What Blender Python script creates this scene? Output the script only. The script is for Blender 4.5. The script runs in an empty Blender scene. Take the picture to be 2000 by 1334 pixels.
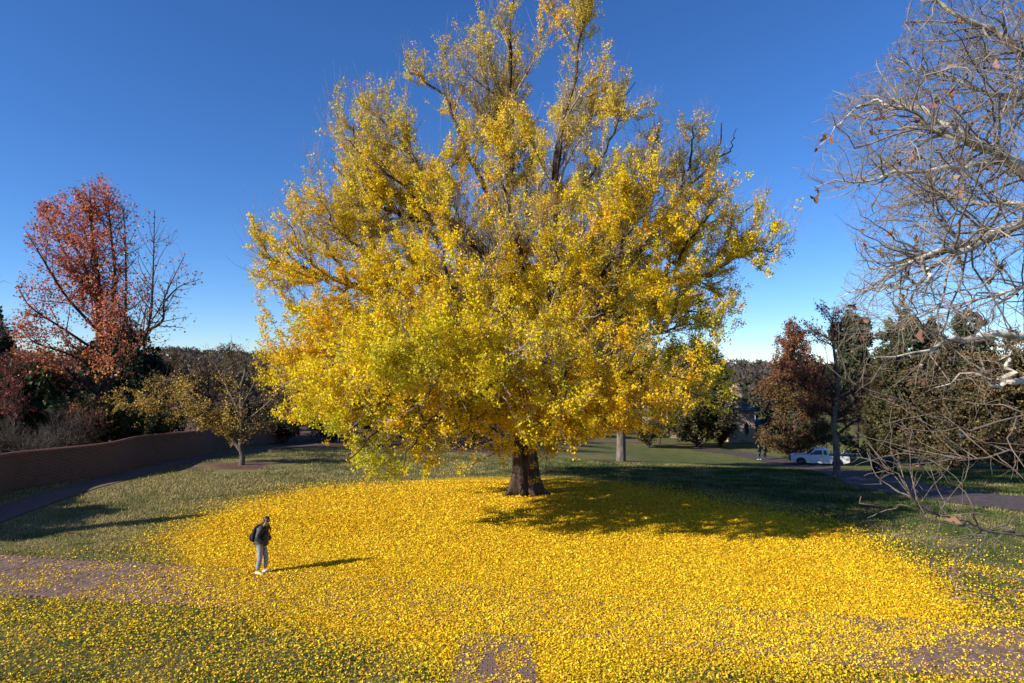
import bpy, math
import numpy as np
from mathutils import Vector, Matrix

# ------------------------------------------------------------------ camera, sky, sun, exposure
sc = bpy.context.scene
F, CX, CY, HOR, CAMH = 1250.0, 1000.0, 667.0, 715.0, 6.2
PITCH = math.atan((HOR - CY) / F)
cam_d = bpy.data.cameras.new("camera")
cam_d.sensor_width = 36.0
cam_d.lens = 36.0 * F / 2000.0
cam_d.clip_end = 6000
cam = bpy.data.objects.new("camera", cam_d)
cam.location = (0, 0, CAMH)
cam.rotation_euler = (math.pi / 2 + PITCH, 0, 0)
sc.collection.objects.link(cam)
sc.camera = cam

SUN_EL = math.radians(26.5)
SUN_T = np.array([0.897, 0.442])                    # ground direction the light travels
SUN_T = SUN_T / np.linalg.norm(SUN_T)
world = bpy.data.worlds.new("World")
sc.world = world
world.use_nodes = True
wn, wl = world.node_tree.nodes, world.node_tree.links
sky = wn.new("ShaderNodeTexSky")
sky.sky_type = 'NISHITA'
sky.sun_disc = False
sky.sun_elevation = SUN_EL
sky.sun_rotation = math.atan2(-SUN_T[0], -SUN_T[1])
sky.altitude = 1500
sky.air_density = 1.0
sky.dust_density = 0.0
sky.ozone_density = 6.5
wn["Background"].inputs[1].default_value = 0.098
hs = wn.new("ShaderNodeHueSaturation")
hs.inputs["Saturation"].default_value = 1.12
hs.inputs["Hue"].default_value = 0.507
wl.new(sky.outputs[0], hs.inputs["Color"])
wl.new(hs.outputs[0], wn["Background"].inputs[0])
sun_d = bpy.data.lights.new("sun", 'SUN')
sun_d.energy = 5.0
sun_d.angle = math.radians(0.5)
sun_d.color = (1.0, 0.93, 0.82)
sun = bpy.data.objects.new("sun", sun_d)
ce = math.cos(SUN_EL)
sun.rotation_euler = Vector((SUN_T[0] * ce, SUN_T[1] * ce, -math.sin(SUN_EL))).to_track_quat('-Z', 'Y').to_euler()
sun.location = (-30, -15, 30)
sc.collection.objects.link(sun)
sc.view_settings.view_transform = 'Standard'
sc.view_settings.look = 'None'
sc.view_settings.gamma = 1.0
sc.view_settings.exposure = 0.8
sc.cycles.max_bounces = 6
sc.cycles.diffuse_bounces = 3
sc.cycles.transmission_bounces = 4

COL = sc.collection
rng = np.random.default_rng(11)

# ------------------------------------------------------------------ small maths
def S(a, b, x):
    t = np.clip((np.asarray(x, float) - a) / (b - a), 0, 1)
    return t * t * (3 - 2 * t)

def _hash(i, j, k, seed):
    n = (i * 374761393 + j * 668265263 + k * 2147483647 + seed * 974634777) & 0xffffffff
    n = ((n ^ (n >> 13)) * 1274126177) & 0xffffffff
    return ((n ^ (n >> 16)) & 0xffff) / 65535.0

def noise(p, scale=1.0, seed=0):
    """value noise 0..1 on points (N,2) or (N,3)"""
    p = np.asarray(p, float) * scale
    if p.shape[-1] == 2:
        p = np.concatenate([p, np.zeros(p.shape[:-1] + (1,))], -1)
    i = np.floor(p).astype(np.int64)
    f = p - i
    f = f * f * (3 - 2 * f)
    out = 0
    for a in (0, 1):
        for b in (0, 1):
            for c in (0, 1):
                w = (f[..., 0] if a else 1 - f[..., 0]) * (f[..., 1] if b else 1 - f[..., 1]) * (f[..., 2] if c else 1 - f[..., 2])
                out = out + w * _hash(i[..., 0] + a, i[..., 1] + b, i[..., 2] + c, seed)
    return out

def fbm(p, scale, seed=0, oct=3):
    v, a, t = 0, 1.0, 0
    for o in range(oct):
        v = v + a * noise(p, scale * 2 ** o, seed + o); t += a; a *= .5
    return v / t

def unit(v):
    return v / (np.linalg.norm(v, axis=-1, keepdims=True) + 1e-9)

def terrain(x, y):
    x = np.asarray(x, float); y = np.asarray(y, float)
    z = -4.5 * S(26, 78, y) * (0.22 + 0.78 * S(-20, 30, x))
    z = z - 2.0 * S(90, 220, y)
    z = z + S(320, 900, y) * (8 + 11 * S(250, -420, x) + 3.0 * np.sin(x * .011) + 2.0 * np.sin(x * .027 + 1))
    z = z + 0.05 * np.sin(x * .31 + y * .17) * S(10, 20, y)
    return z

def at(px, py, D):
    """the place a photograph point has at distance D in front of the camera"""
    dx, dz = (px - CX) / F, (CY - py) / F
    ry = math.cos(PITCH) - math.sin(PITCH) * dz
    rz = math.sin(PITCH) + math.cos(PITCH) * dz
    t = D / ry
    return np.array([dx * t, D, CAMH + rz * t])

def gnd(px, py):
    dx, dz = (px - CX) / F, (CY - py) / F
    ry = math.cos(PITCH) - math.sin(PITCH) * dz
    rz = math.sin(PITCH) + math.cos(PITCH) * dz
    z = 0.0
    for _ in range(30):
        t = (z - CAMH) / rz
        z = 0.5 * z + 0.5 * float(terrain(dx * t, ry * t))
    t = (z - CAMH) / rz
    return np.array([dx * t, ry * t, z])

def spline(pts, n):
    p = np.asarray(pts, float)
    if len(p) == 2:
        return p[0] + (p[1] - p[0]) * np.linspace(0, 1, n)[:, None]
    q = np.vstack([2 * p[0] - p[1], p, 2 * p[-1] - p[-2]])
    u = np.linspace(0, len(p) - 1 - 1e-6, n)
    i = np.floor(u).astype(int); t = (u - i)[:, None]
    a, b, c, d = q[i], q[i + 1], q[i + 2], q[i + 3]
    return .5 * ((2 * b) + (-a + c) * t + (2 * a - 5 * b + 4 * c - d) * t * t + (-a + 3 * b - 3 * c + d) * t ** 3)

# ------------------------------------------------------------------ materials
MATS = {}
def newmat(name):
    m = bpy.data.materials.new(name); m.use_nodes = True
    nt = m.node_tree
    for n in list(nt.nodes): nt.nodes.remove(n)
    out = nt.nodes.new("ShaderNodeOutputMaterial")
    return m, nt, out

def noise_mat(name, c1, c2, scale=8.0, rough=.85, bump=.2, stretch=(1, 1, 1), detail=5, c3=None, spec=.3, metallic=0, bscale=None, coat=0):
    m, nt, out = newmat(name)
    N, L = nt.nodes.new, nt.links.new
    tc = N("ShaderNodeTexCoord"); mp = N("ShaderNodeMapping"); mp.inputs[3].default_value = stretch
    L(tc.outputs["Object"], mp.inputs[0])
    nz = N("ShaderNodeTexNoise"); nz.inputs["Scale"].default_value = scale; nz.inputs["Detail"].default_value = detail
    L(mp.outputs[0], nz.inputs["Vector"])
    cr = N("ShaderNodeValToRGB")
    cr.color_ramp.elements[0].position = .32; cr.color_ramp.elements[1].position = .68
    cr.color_ramp.elements[0].color = (*c1, 1); cr.color_ramp.elements[1].color = (*c2, 1)
    if c3:
        e = cr.color_ramp.elements.new(.5); e.color = (*c3, 1)
    L(nz.outputs[0], cr.inputs[0])
    b = N("ShaderNodeBsdfPrincipled")
    b.inputs["Roughness"].default_value = rough
    b.inputs["Specular IOR Level"].default_value = spec
    b.inputs["Metallic"].default_value = metallic
    b.inputs["Coat Weight"].default_value = coat
    L(cr.outputs[0], b.inputs["Base Color"])
    if bump:
        bp = N("ShaderNodeBump"); bp.inputs["Strength"].default_value = min(bump, 1); bp.inputs["Distance"].default_value = .03
        nz2 = N("ShaderNodeTexNoise"); nz2.inputs["Scale"].default_value = bscale or scale * 2; nz2.inputs["Detail"].default_value = 4
        L(mp.outputs[0], nz2.inputs["Vector"]); L(nz2.outputs[0], bp.inputs["Height"]); L(bp.outputs[0], b.inputs["Normal"])
    L(b.outputs[0], out.inputs[0])
    MATS[name] = m
    return m

def leaf_mat(name, trans=.35, rough=.55, inst=False):
    m, nt, out = newmat(name)
    N, L = nt.nodes.new, nt.links.new
    at_ = N("ShaderNodeAttribute"); at_.attribute_name = "Col"
    if inst: at_.attribute_type = 'INSTANCER'
    p = N("ShaderNodeBsdfPrincipled"); p.inputs["Roughness"].default_value = rough; p.inputs["Specular IOR Level"].default_value = .14
    t = N("ShaderNodeBsdfTranslucent")
    mx = N("ShaderNodeMixShader"); mx.inputs[0].default_value = trans
    L(at_.outputs["Color"], p.inputs["Base Color"]); L(at_.outputs["Color"], t.inputs["Color"])
    L(p.outputs[0], mx.inputs[1]); L(t.outputs[0], mx.inputs[2]); L(mx.outputs[0], out.inputs[0])
    MATS[name] = m
    return m

def brick_mat(name, c1, c2, mortar, scale, uvw=(1, 1, 1), rough=.9):
    m, nt, out = newmat(name)
    N, L = nt.nodes.new, nt.links.new
    uv = N("ShaderNodeUVMap")
    br = N("ShaderNodeTexBrick")
    br.inputs["Color1"].default_value = (*c1, 1); br.inputs["Color2"].default_value = (*c2, 1); br.inputs["Mortar"].default_value = (*mortar, 1)
    br.inputs["Scale"].default_value = scale
    br.inputs["Mortar Size"].default_value = .012
    br.inputs["Brick Width"].default_value = .22; br.inputs["Row Height"].default_value = .075
    L(uv.outputs[0], br.inputs["Vector"])
    nz = N("ShaderNodeTexNoise"); nz.inputs["Scale"].default_value = 1.3; nz.inputs["Detail"].default_value = 5
    L(uv.outputs[0], nz.inputs["Vector"])
    mx = N("ShaderNodeMix"); mx.data_type = 'RGBA'; mx.blend_type = 'MULTIPLY'; mx.inputs[0].default_value = .6
    cr = N("ShaderNodeValToRGB"); cr.color_ramp.elements[0].color = (.45, .43, .40, 1); cr.color_ramp.elements[1].color = (1.2, 1.15, 1.1, 1)
    L(nz.outputs[0], cr.inputs[0]); L(br.outputs[0], mx.inputs[6]); L(cr.outputs[0], mx.inputs[7])
    b = N("ShaderNodeBsdfPrincipled"); b.inputs["Roughness"].default_value = rough
    bp = N("ShaderNodeBump"); bp.inputs["Strength"].default_value = .5; bp.inputs["Distance"].default_value = .01; bp.invert = True
    L(br.outputs[1], bp.inputs["Height"]); L(bp.outputs[0], b.inputs["Normal"])
    L(mx.outputs[2], b.inputs["Base Color"]); L(b.outputs[0], out.inputs[0])
    MATS[name] = m
    return m

def stone_mat(name):
    m, nt, out = newmat(name)
    N, L = nt.nodes.new, nt.links.new
    tc = N("ShaderNodeTexCoord"); mp = N("ShaderNodeMapping"); mp.inputs[3].default_value = (1, 1, 1.7)
    L(tc.outputs["Object"], mp.inputs[0])
    v = N("ShaderNodeTexVoronoi"); v.inputs["Scale"].default_value = 1.9
    L(mp.outputs[0], v.inputs["Vector"])
    v2 = N("ShaderNodeTexVoronoi"); v2.feature = 'DISTANCE_TO_EDGE'; v2.inputs["Scale"].default_value = 1.9
    L(mp.outputs[0], v2.inputs["Vector"])
    sp = N("ShaderNodeSeparateColor"); L(v.outputs["Color"], sp.inputs[0])
    cr = N("ShaderNodeValToRGB")
    e = cr.color_ramp.elements
    e[0].color = (.20, .13, .085, 1); e[1].color = (.46, .34, .22, 1)
    k = e.new(.5); k.color = (.36, .23, .15, 1)
    L(sp.outputs[0], cr.inputs[0])
    mx = N("ShaderNodeMix"); mx.data_type = 'RGBA'
    ma = N("ShaderNodeMath"); ma.operation = 'LESS_THAN'; ma.inputs[1].default_value = .035
    L(v2.outputs[0], ma.inputs[0]); L(ma.outputs[0], mx.inputs[0])
    L(cr.outputs[0], mx.inputs[6]); mx.inputs[7].default_value = (.40, .35, .28, 1)
    b = N("ShaderNodeBsdfPrincipled"); b.inputs["Roughness"].default_value = .9
    bp = N("ShaderNodeBump"); bp.inputs["Distance"].default_value = .05; bp.inputs["Strength"].default_value = .6
    L(v2.outputs[0], bp.inputs["Height"]); L(bp.outputs[0], b.inputs["Normal"])
    L(mx.outputs[2], b.inputs["Base Color"]); L(b.outputs[0], out.inputs[0])
    MATS[name] = m
    return m

def ground_mat():
    m, nt, out = newmat("lawn")
    N, L = nt.nodes.new, nt.links.new
    tc = N("ShaderNodeTexCoord")
    def nz(scale, detail=4, rough=.55, stretch=None):
        n = N("ShaderNodeTexNoise"); n.inputs["Scale"].default_value = scale; n.inputs["Detail"].default_value = detail; n.inputs["Roughness"].default_value = rough
        L(tc.outputs["Object"], n.inputs["Vector"]); return n.outputs[0]
    def attr(nm):
        a = N("ShaderNodeAttribute"); a.attribute_name = nm; return a.outputs["Fac"]
    def math_(op, a, b, c=None):
        n = N("ShaderNodeMath"); n.operation = op
        for i, v in enumerate((a, b, c)):
            if v is None: continue
            if isinstance(v, (int, float)): n.inputs[i].default_value = v
            else: L(v, n.inputs[i])
        return n.outputs[0]
    def ramp(f, *st):
        r = N("ShaderNodeValToRGB"); e = r.color_ramp.elements
        e[0].position, e[0].color = st[0][0], (*st[0][1], 1)
        e[1].position, e[1].color = st[-1][0], (*st[-1][1], 1)
        for p, c in st[1:-1]:
            k = e.new(p); k.color = (*c, 1)
        L(f, r.inputs[0]); return r.outputs[0]
    def mix(f, a, b):
        n = N("ShaderNodeMix"); n.data_type = 'RGBA'
        L(f, n.inputs[0]) if not isinstance(f, (int, float)) else setattr(n.inputs[0], 'default_value', f)
        L(a, n.inputs[6]); L(b, n.inputs[7]); return n.outputs[2]
    fine, mid, big = nz(7, 8, .92), nz(3, 5, .7), nz(.6, 4)
    green = ramp(fine, (.3, (.026, .042, .009)), (.5, (.065, .095, .020)), (.72, (.14, .16, .045)))
    dry = ramp(fine, (.28, (.07, .06, .022)), (.52, (.20, .17, .065)), (.75, (.38, .31, .14)))
    dfac = math_('MULTIPLY_ADD', mid, 1.7, math_('MULTIPLY_ADD', big, 1.1, -1.4))
    dfac = N_clamp = math_('ADD', dfac, attr("dry"))
    cl = N("ShaderNodeClamp"); L(dfac, cl.inputs[0])
    base = mix(cl.outputs[0], green, dry)
    dirt = ramp(mid, (.3, (.075, .042, .028)), (.7, (.17, .10, .065)))
    dm = math_('SMOOTH_MIN', 1.0, math_('MAXIMUM', math_('MULTIPLY_ADD', math_('ADD', attr("dirt"), math_('MULTIPLY_ADD', mid, .8, -.9)), 4.0, 0.5), 0.0), .05)
    base = mix(dm, base, dirt)
    # fallen leaves too small and far to be picked apart
    speck = nz(30, 2, .6)
    lit = math_('MULTIPLY_ADD', math_('SUBTRACT', attr("litter"), speck), 7.0, .5)
    cl2 = N("ShaderNodeClamp"); L(lit, cl2.inputs[0])
    yel = ramp(nz(45, 2, .7), (.3, (.34, .17, .008)), (.5, (.62, .37, .010)), (.7, (.82, .55, .02)))
    base = mix(cl2.outputs[0], base, yel)
    b = N("ShaderNodeBsdfPrincipled"); b.inputs["Roughness"].default_value = .9; b.inputs["Specular IOR Level"].default_value = .15
    L(base, b.inputs["Base Color"])
    bp = N("ShaderNodeBump"); bp.inputs["Strength"].default_value = .8; bp.inputs["Distance"].default_value = .05
    L(nz(30, 4, .75), bp.inputs["Height"]); L(bp.outputs[0], b.inputs["Normal"])
    L(b.outputs[0], out.inputs[0])
    MATS["lawn"] = m

ground_mat()
leaf_mat("ginkgo_leaf", .38)
leaf_mat("ginkgo_tuft", .38, inst=True)
leaf_mat("leaf", .25)
leaf_mat("needle", .12, .6)
leaf_mat("fallen_leaf", .10, .8)
noise_mat("ginkgo_bark", (.022, .014, .010), (.12, .08, .056), 5, .95, 1.0, (1, 1, .22), c3=(.07, .044, .03))
noise_mat("ginkgo_twig", (.14, .11, .085), (.36, .30, .24), 6, .9, .3, (1, 1, .4))
noise_mat("dark_bark", (.018, .013, .010), (.07, .055, .045), 5, .95, .6, (1, 1, .25))
noise_mat("grey_bark", (.06, .05, .04), (.18, .15, .12), 5, .9, .5, (1, 1, .3))
noise_mat("shrub_twig", (.035, .028, .024), (.10, .082, .068), 7, .9, .2)
noise_mat("brown_twig", (.045, .030, .022), (.13, .09, .065), 7, .9, .2)
noise_mat("sycamore_bark", (.17, .13, .095), (.66, .62, .54), 6.5, .8, .4, (1, 1, 1), c3=(.44, .39, .32), detail=4)
noise_mat("sycamore_twig", (.10, .078, .06), (.30, .25, .20), 4, .85, .2)
noise_mat("low_twig", (.075, .056, .042), (.21, .165, .13), 4, .85, .2)
noise_mat("brick", (.12, .075, .058), (.23, .16, .13), 4.0, .9, .3, c3=(.175, .11, .088), detail=2, bscale=60)
noise_mat("path_sand", (.05, .036, .028), (.10, .07, .055), 6, .95, .4)
noise_mat("asphalt", (.045, .036, .036), (.10, .075, .07), 5, .9, .3, bscale=60)
noise_mat("brick_paving_far", (.095, .06, .042), (.17, .11, .08), 9, .9, .3)
brick_mat("wall_brick", (.13, .042, .024), (.065, .024, .016), (.20, .15, .11), 1.0)
noise_mat("coping_brick", (.10, .045, .03), (.20, .10, .07), 9, .9, .4)
stone_mat("rubble_stone")
noise_mat("dressed_stone", (.36, .28, .19), (.55, .46, .34), 3, .85, .3)
noise_mat("slate", (.035, .042, .05), (.10, .11, .12), 4, .7, .4, (1, 1, 3))
noise_mat("dark_glass", (.012, .014, .018), (.03, .035, .042), 2, .12, 0, spec=.6)
noise_mat("white_paint", (.66, .66, .65), (.76, .76, .75), 1.5, .35, 0, spec=.5, coat=.4)
noise_mat("dull_white", (.70, .69, .66), (.82, .81, .78), 3, .7, .1)
noise_mat("black_rubber", (.012, .012, .012), (.03, .03, .03), 20, .85, .2)
noise_mat("dark_paint", (.012, .013, .016), (.03, .032, .038), 3, .4, .05, spec=.5)
noise_mat("green_paint", (.010, .018, .014), (.022, .034, .026), 4, .5, .1)
noise_mat("blue_paint", (.03, .05, .10), (.05, .08, .15), 2, .3, 0, spec=.5, coat=.5)
noise_mat("silver_paint", (.35, .36, .37), (.45, .46, .47), 2, .3, 0, spec=.5, metallic=.4)
noise_mat("metal_rim", (.30, .30, .31), (.52, .52, .53), 6, .35, .1, metallic=.8)
noise_mat("red_lens", (.25, .01, .01), (.4, .02, .015), 6, .2, 0, spec=.5)
noise_mat("clear_lens", (.55, .56, .58), (.75, .76, .78), 8, .1, 0, spec=.7)
noise_mat("lantern_glass", (.06, .065, .06), (.12, .125, .12), 5, .2, 0, spec=.6)
noise_mat("mid_bark", (.045, .035, .028), (.15, .12, .10), 6, .9, .5, (1, 1, .3))
noise_mat("jacket_cloth", (.007, .007, .009), (.022, .022, .025), 14, .5, .5, (1, 1, 2.5), spec=.4)
noise_mat("pack_cloth", (.008, .008, .010), (.022, .022, .026), 18, .75, .4)
noise_mat("grey_cloth", (.20, .195, .195), (.32, .31, .305), 10, .9, .4)
noise_mat("denim", (.03, .04, .075), (.06, .075, .12), 12, .9, .3)
noise_mat("skin", (.42, .25, .18), (.52, .32, .24), 12, .55, .05)
noise_mat("hair_dark", (.014, .009, .006), (.05, .032, .022), 30, .45, .5, (1, 1, .15))
noise_mat("hair_light", (.16, .10, .06), (.32, .21, .14), 30, .5, .5, (1, 1, .15))
noise_mat("shoe_white", (.62, .60, .57), (.78, .76, .73), 10, .7, .1)
noise_mat("ridge_wood", (.055, .045, .040), (.12, .098, .085), .05, .95, 0, c3=(.085, .07, .06))

# ------------------------------------------------------------------ mesh building
def mesh_np(name, verts, faces, mat, parent=None, col=None, smooth=False, attrs=None, uv=None):
    verts = np.ascontiguousarray(np.asarray(verts, np.float32).reshape(-1, 3))
    faces = np.ascontiguousarray(np.asarray(faces, np.int32))
    k = faces.shape[1]
    me = bpy.data.meshes.new(name)
    me.vertices.add(len(verts)); me.vertices.foreach_set("co", verts.ravel())
    me.loops.add(faces.size); me.loops.foreach_set("vertex_index", faces.ravel())
    me.polygons.add(len(faces))
    me.polygons.foreach_set("loop_start", np.arange(0, faces.size, k, dtype=np.int32))
    me.polygons.foreach_set("use_smooth", np.full(len(faces), smooth, bool))
    if col is not None:
        a = me.attributes.new("Col", 'FLOAT_COLOR', 'POINT')
        c = np.ones((len(verts), 4), np.float32); c[:, :3] = col
        a.data.foreach_set("color", c.ravel())
    for nm, v in (attrs or {}).items():
        a = me.attributes.new(nm, 'FLOAT', 'POINT'); a.data.foreach_set("value", np.asarray(v, np.float32))
    if uv is not None:
        u = me.uv_layers.new(name="UVMap")
        u.data.foreach_set("uv", np.asarray(uv, np.float32)[faces.ravel()].ravel())
    me.update(calc_edges=True)
    me.validate()
    me.materials.append(MATS[mat])
    o = bpy.data.objects.new(name, me)
    COL.objects.link(o)
    if parent is not None: o.parent = parent
    return o

def empty(name, loc, rz=0):
    o = bpy.data.objects.new(name, None); COL.objects.link(o)
    o.location = tuple(float(v) for v in loc); o.rotation_euler = (0, 0, rz); o.empty_display_size = .3
    return o

def tag(o, label=None, cat=None, group=None, kind=None):
    if label: o["label"] = label
    if cat: o["category"] = cat
    if group: o["group"] = group
    if kind: o["kind"] = kind
    return o

class MB:
    """collects boxes, prisms, tubes and lofts into one mesh"""
    def __init__(s): s.v, s.f = [], []
    def add(s, v, f):
        b = len(s.v); s.v += [tuple(map(float, p)) for p in v]; s.f += [[b + i for i in q] for q in f]; return s
    def box(s, x0, x1, y0, y1, z0, z1, b=0):
        if b <= 0:
            v = [(x, y, z) for z in (z0, z1) for y in (y0, y1) for x in (x0, x1)]
            return s.add(v, [(0, 2, 3, 1), (4, 5, 7, 6), (0, 1, 5, 4), (2, 6, 7, 3), (0, 4, 6, 2), (1, 3, 7, 5)])
        rings = []
        for z, i in ((z0, b), (z0 + b, 0), (z1 - b, 0), (z1, b)):
            xa, xb, ya, yb = x0 + i, x1 - i, y0 + i, y1 - i
            c = b * .7
            rings.append([(xa + c, ya, z), (xb - c, ya, z), (xb, ya + c, z), (xb, yb - c, z), (xb - c, yb, z), (xa + c, yb, z), (xa, yb - c, z), (xa, ya + c, z)])
        return s.loft(rings)
    def prism(s, prof, y0, y1, inset=0):
        """prof: (x,z) outline, extruded along y"""
        n = len(prof)
        v = [(x, y0, z) for x, z in prof] + [(x, y1, z) for x, z in prof]
        return s.add(v, [list(range(n)), list(range(2 * n - 1, n - 1, -1))] + [(i + n, (i + 1) % n + n, (i + 1) % n, i) for i in range(n)])
    def loft(s, rings, cap=True):
        n = len(rings[0]); v = [p for r in rings for p in r]; f = []
        for k in range(len(rings) - 1):
            for i in range(n):
                j = (i + 1) % n
                f.append((k * n + i, k * n + j, (k + 1) * n + j, (k + 1) * n + i))
        if cap:
            f.append(list(range(n - 1, -1, -1))); f.append([(len(rings) - 1) * n + i for i in range(n)])
        return s.add(v, f)
    def lathe(s, prof, cx=0, cy=0, n=12, axis='z'):
        rings = []
        for r, h in prof:
            ring = []
            for i in range(n):
                a = 2 * math.pi * i / n
                if axis == 'z': ring.append((cx + r * math.cos(a), cy + r * math.sin(a), h))
                elif axis == 'y': ring.append((cx + r * math.cos(a), h, cy + r * math.sin(a)))
            rings.append(ring)
        return s.loft(rings)
    def tube(s, pts, rad, n=6):
        P = np.asarray(pts, float)[None]; R = np.broadcast_to(np.asarray(rad, float), (len(pts),))[None]
        v, f = tubes(P, R, n)
        return s.add(v, f.tolist())
    def build(s, name, mat, parent=None, smooth=False):
        me = bpy.data.meshes.new(name); me.from_pydata(s.v, [], s.f); me.update()
        me.materials.append(MATS[mat])
        if smooth: me.polygons.foreach_set("use_smooth", [True] * len(me.polygons))
        o = bpy.data.objects.new(name, me); COL.objects.link(o)
        if parent is not None: o.parent = parent
        return o

def copy_tree(o, parent=None):
    c = o.copy(); COL.objects.link(c); c.parent = parent
    for ch in o.children: copy_tree(ch, c)
    return c

# ------------------------------------------------------------------ growing trees
def tubes(P, R, s):
    B, n, _ = P.shape
    T = np.empty_like(P); T[:, 1:-1] = P[:, 2:] - P[:, :-2]; T[:, 0] = P[:, 1] - P[:, 0]; T[:, -1] = P[:, -1] - P[:, -2]
    T = unit(T)
    refs = unit(np.array([[1., .13, .05], [.07, .11, 1.], [.1, 1., -.12]]))
    ref = refs[np.abs(T @ refs.T).max(1).argmin(1)][:, None]      # the axis this branch never runs along
    U = unit(np.cross(T, np.broadcast_to(ref, T.shape))); V = np.cross(T, U)
    a = np.arange(s) * 2 * np.pi / s
    ring = np.cos(a)[None, None, :, None] * U[:, :, None] + np.sin(a)[None, None, :, None] * V[:, :, None]
    verts = P[:, :, None] + R[:, :, None, None] * ring
    b = (np.arange(B) * n * s)[:, None, None]; k = (np.arange(n - 1) * s)[None, :, None]; i = np.arange(s)[None, None, :]; j = (i + 1) % s
    f = np.stack([b + k + i, b + k + j, b + k + s + j, b + k + s + i], -1).reshape(-1, 4)
    return verts.reshape(-1, 3), f

def join(meshes):
    v, f, o = [], [], 0
    for a, b in meshes:
        v.append(a); f.append(b + o); o += len(a)
    return np.concatenate(v), np.concatenate(f)

def resample(P, R, m=12):
    B, n, _ = P.shape
    u = np.linspace(0, n - 1, m); i = np.minimum(np.floor(u).astype(int), n - 2); w = (u - i)
    return P[:, i] * (1 - w)[None, :, None] + P[:, i + 1] * w[None, :, None], R[:, i] * (1 - w) + R[:, i + 1] * w

def kids(rg, parents, N, t0=.15, t1=1., L=.45, tl=.5, Lr=(.6, 1.15), Lmax=9, Lmin=.05, ang=50, angv=10, up=.3, wig=.12, n=6, rf=.6, rtip=.25, rmax=9., rmin=.003, env=None, lift=0., wpow=1.):
    pr = [resample(P, R) for P, R in parents]
    P = np.concatenate([p for p, _ in pr]); R = np.concatenate([r for _, r in pr])
    m = P.shape[1]
    ln = np.linalg.norm(np.diff(P, axis=1), axis=-1).sum(1)
    w = ln ** wpow
    idx = rg.choice(len(P), N, p=w / w.sum())
    t = t0 + (t1 - t0) * rg.random(N)
    f = t * (m - 1) * .9999; i = np.floor(f).astype(int); fr = (f - i)[:, None]
    pos = P[idx, i] * (1 - fr) + P[idx, i + 1] * fr
    tan = unit(P[idx, i + 1] - P[idx, i])
    rad = R[idx, i] * (1 - fr[:, 0]) + R[idx, i + 1] * fr[:, 0]
    q = rg.normal(size=(N, 3)); q[:, 2] += lift
    perp = unit(q - (q * tan).sum(1, keepdims=True) * tan)
    a = np.radians(ang + angv * rg.normal(size=N))[:, None]
    d = unit(np.cos(a) * tan + np.sin(a) * perp)
    length = np.clip(L * ln[idx] * (1 - tl * t), Lmin, Lmax) * (Lr[0] + (Lr[1] - Lr[0]) * rg.random(N))
    U = np.zeros((N, n, 3))
    for k in range(1, n):
        d = unit(d + np.array([0, 0, up / (n - 1)]) + wig * rg.normal(size=(N, 3)))
        U[:, k] = U[:, k - 1] + d / (n - 1)
    if env is not None:
        ok = np.zeros(N, bool)
        for _ in range(5):
            ok = env(pos + U[:, -1] * length[:, None]) & env(pos + U[:, max(n // 2, 1)] * length[:, None])
            length = np.where(ok, length, length * .66)
        keep = ok
    else:
        keep = np.ones(N, bool)
    C = pos[:, None] + U * length[:, None, None]
    r0 = np.clip(rad * rf, rmin, rmax)
    RR = r0[:, None] * np.linspace(1, rtip, n)[None]
    RR = np.maximum(RR, rmin * .5)
    return C[keep], RR[keep]

def on_branches(rg, parents, N, t0=0., t1=1., jit=.05, wpow=1.):
    pr = [resample(P, R, 6) for P, R in parents]
    P = np.concatenate([p for p, _ in pr])
    ln = np.linalg.norm(np.diff(P, axis=1), axis=-1).sum(1) ** wpow
    idx = rg.choice(len(P), N, p=ln / ln.sum())
    f = (t0 + (t1 - t0) * rg.random(N)) * 4.9999; i = np.minimum(np.floor(f).astype(int), 4); fr = (f - i)[:, None]
    return P[idx, i] * (1 - fr) + P[idx, i + 1] * fr + rg.normal(size=(N, 3)) * jit

def leaf_geo(rg, pos, size, shape="fan", droop=.0, flat=0., tri=True):
    N = len(pos)
    a = rg.normal(size=(N, 3)); a[:, 2] -= droop
    if flat: a[:, 2] *= (1 - flat)
    a = unit(a)
    q = rg.normal(size=(N, 3))
    if flat: q[:, 2] *= (1 - flat)
    w = unit(q - (q * a).sum(1, keepdims=True) * a); nn = np.cross(a, w)
    s = (np.asarray(size) * (0.7 + .6 * rg.random(N)))[:, None]
    if shape == "fan": (l1, w1, l2) = (.78, .58, .92)
    elif shape == "needle": (l1, w1, l2) = (.4, .10, 1.)
    else: (l1, w1, l2) = (.48, .40, 1.)
    fold = s * .16 * rg.normal(size=(N, 1))
    if tri:
        if shape == "fan":
            v = np.stack([pos, pos + a * s * .9 - w * s * .58, pos + a * s * .9 + w * s * .58], 1)
        else:
            v = np.stack([pos - w * s * .36, pos + w * s * .36, pos + a * s], 1)
        return v.reshape(-1, 3), np.arange(3 * N).reshape(-1, 3)
    v = np.stack([pos, pos + a * s * l1 - w * s * w1 + nn * fold, pos + a * s * l2, pos + a * s * l1 + w * s * w1 + nn * fold], 1)
    b = (np.arange(N) * 4)[:, None]
    f = np.concatenate([b + np.array([[0, 1, 2]]), b + np.array([[0, 2, 3]])], 1).reshape(-1, 3)
    return v.reshape(-1, 3), f

def colours(rg, N, palette, weights=None, var=.18, nv=3):
    pal = np.asarray(palette, float)
    if weights is None:
        idx = rg.integers(0, len(pal), N); c = pal[idx]
    else:                                           # (N,k)
        w = weights / weights.sum(1, keepdims=True)
        idx = (rg.random((N, 1)) > np.cumsum(w, 1)).sum(1).clip(0, len(pal) - 1); c = pal[idx]
    c = c * (1 + var * rg.normal(size=(N, 1))) * (1 + .06 * rg.normal(size=(N, 3)))
    return np.repeat(np.clip(c, .002, .95), nv, axis=0)

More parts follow.
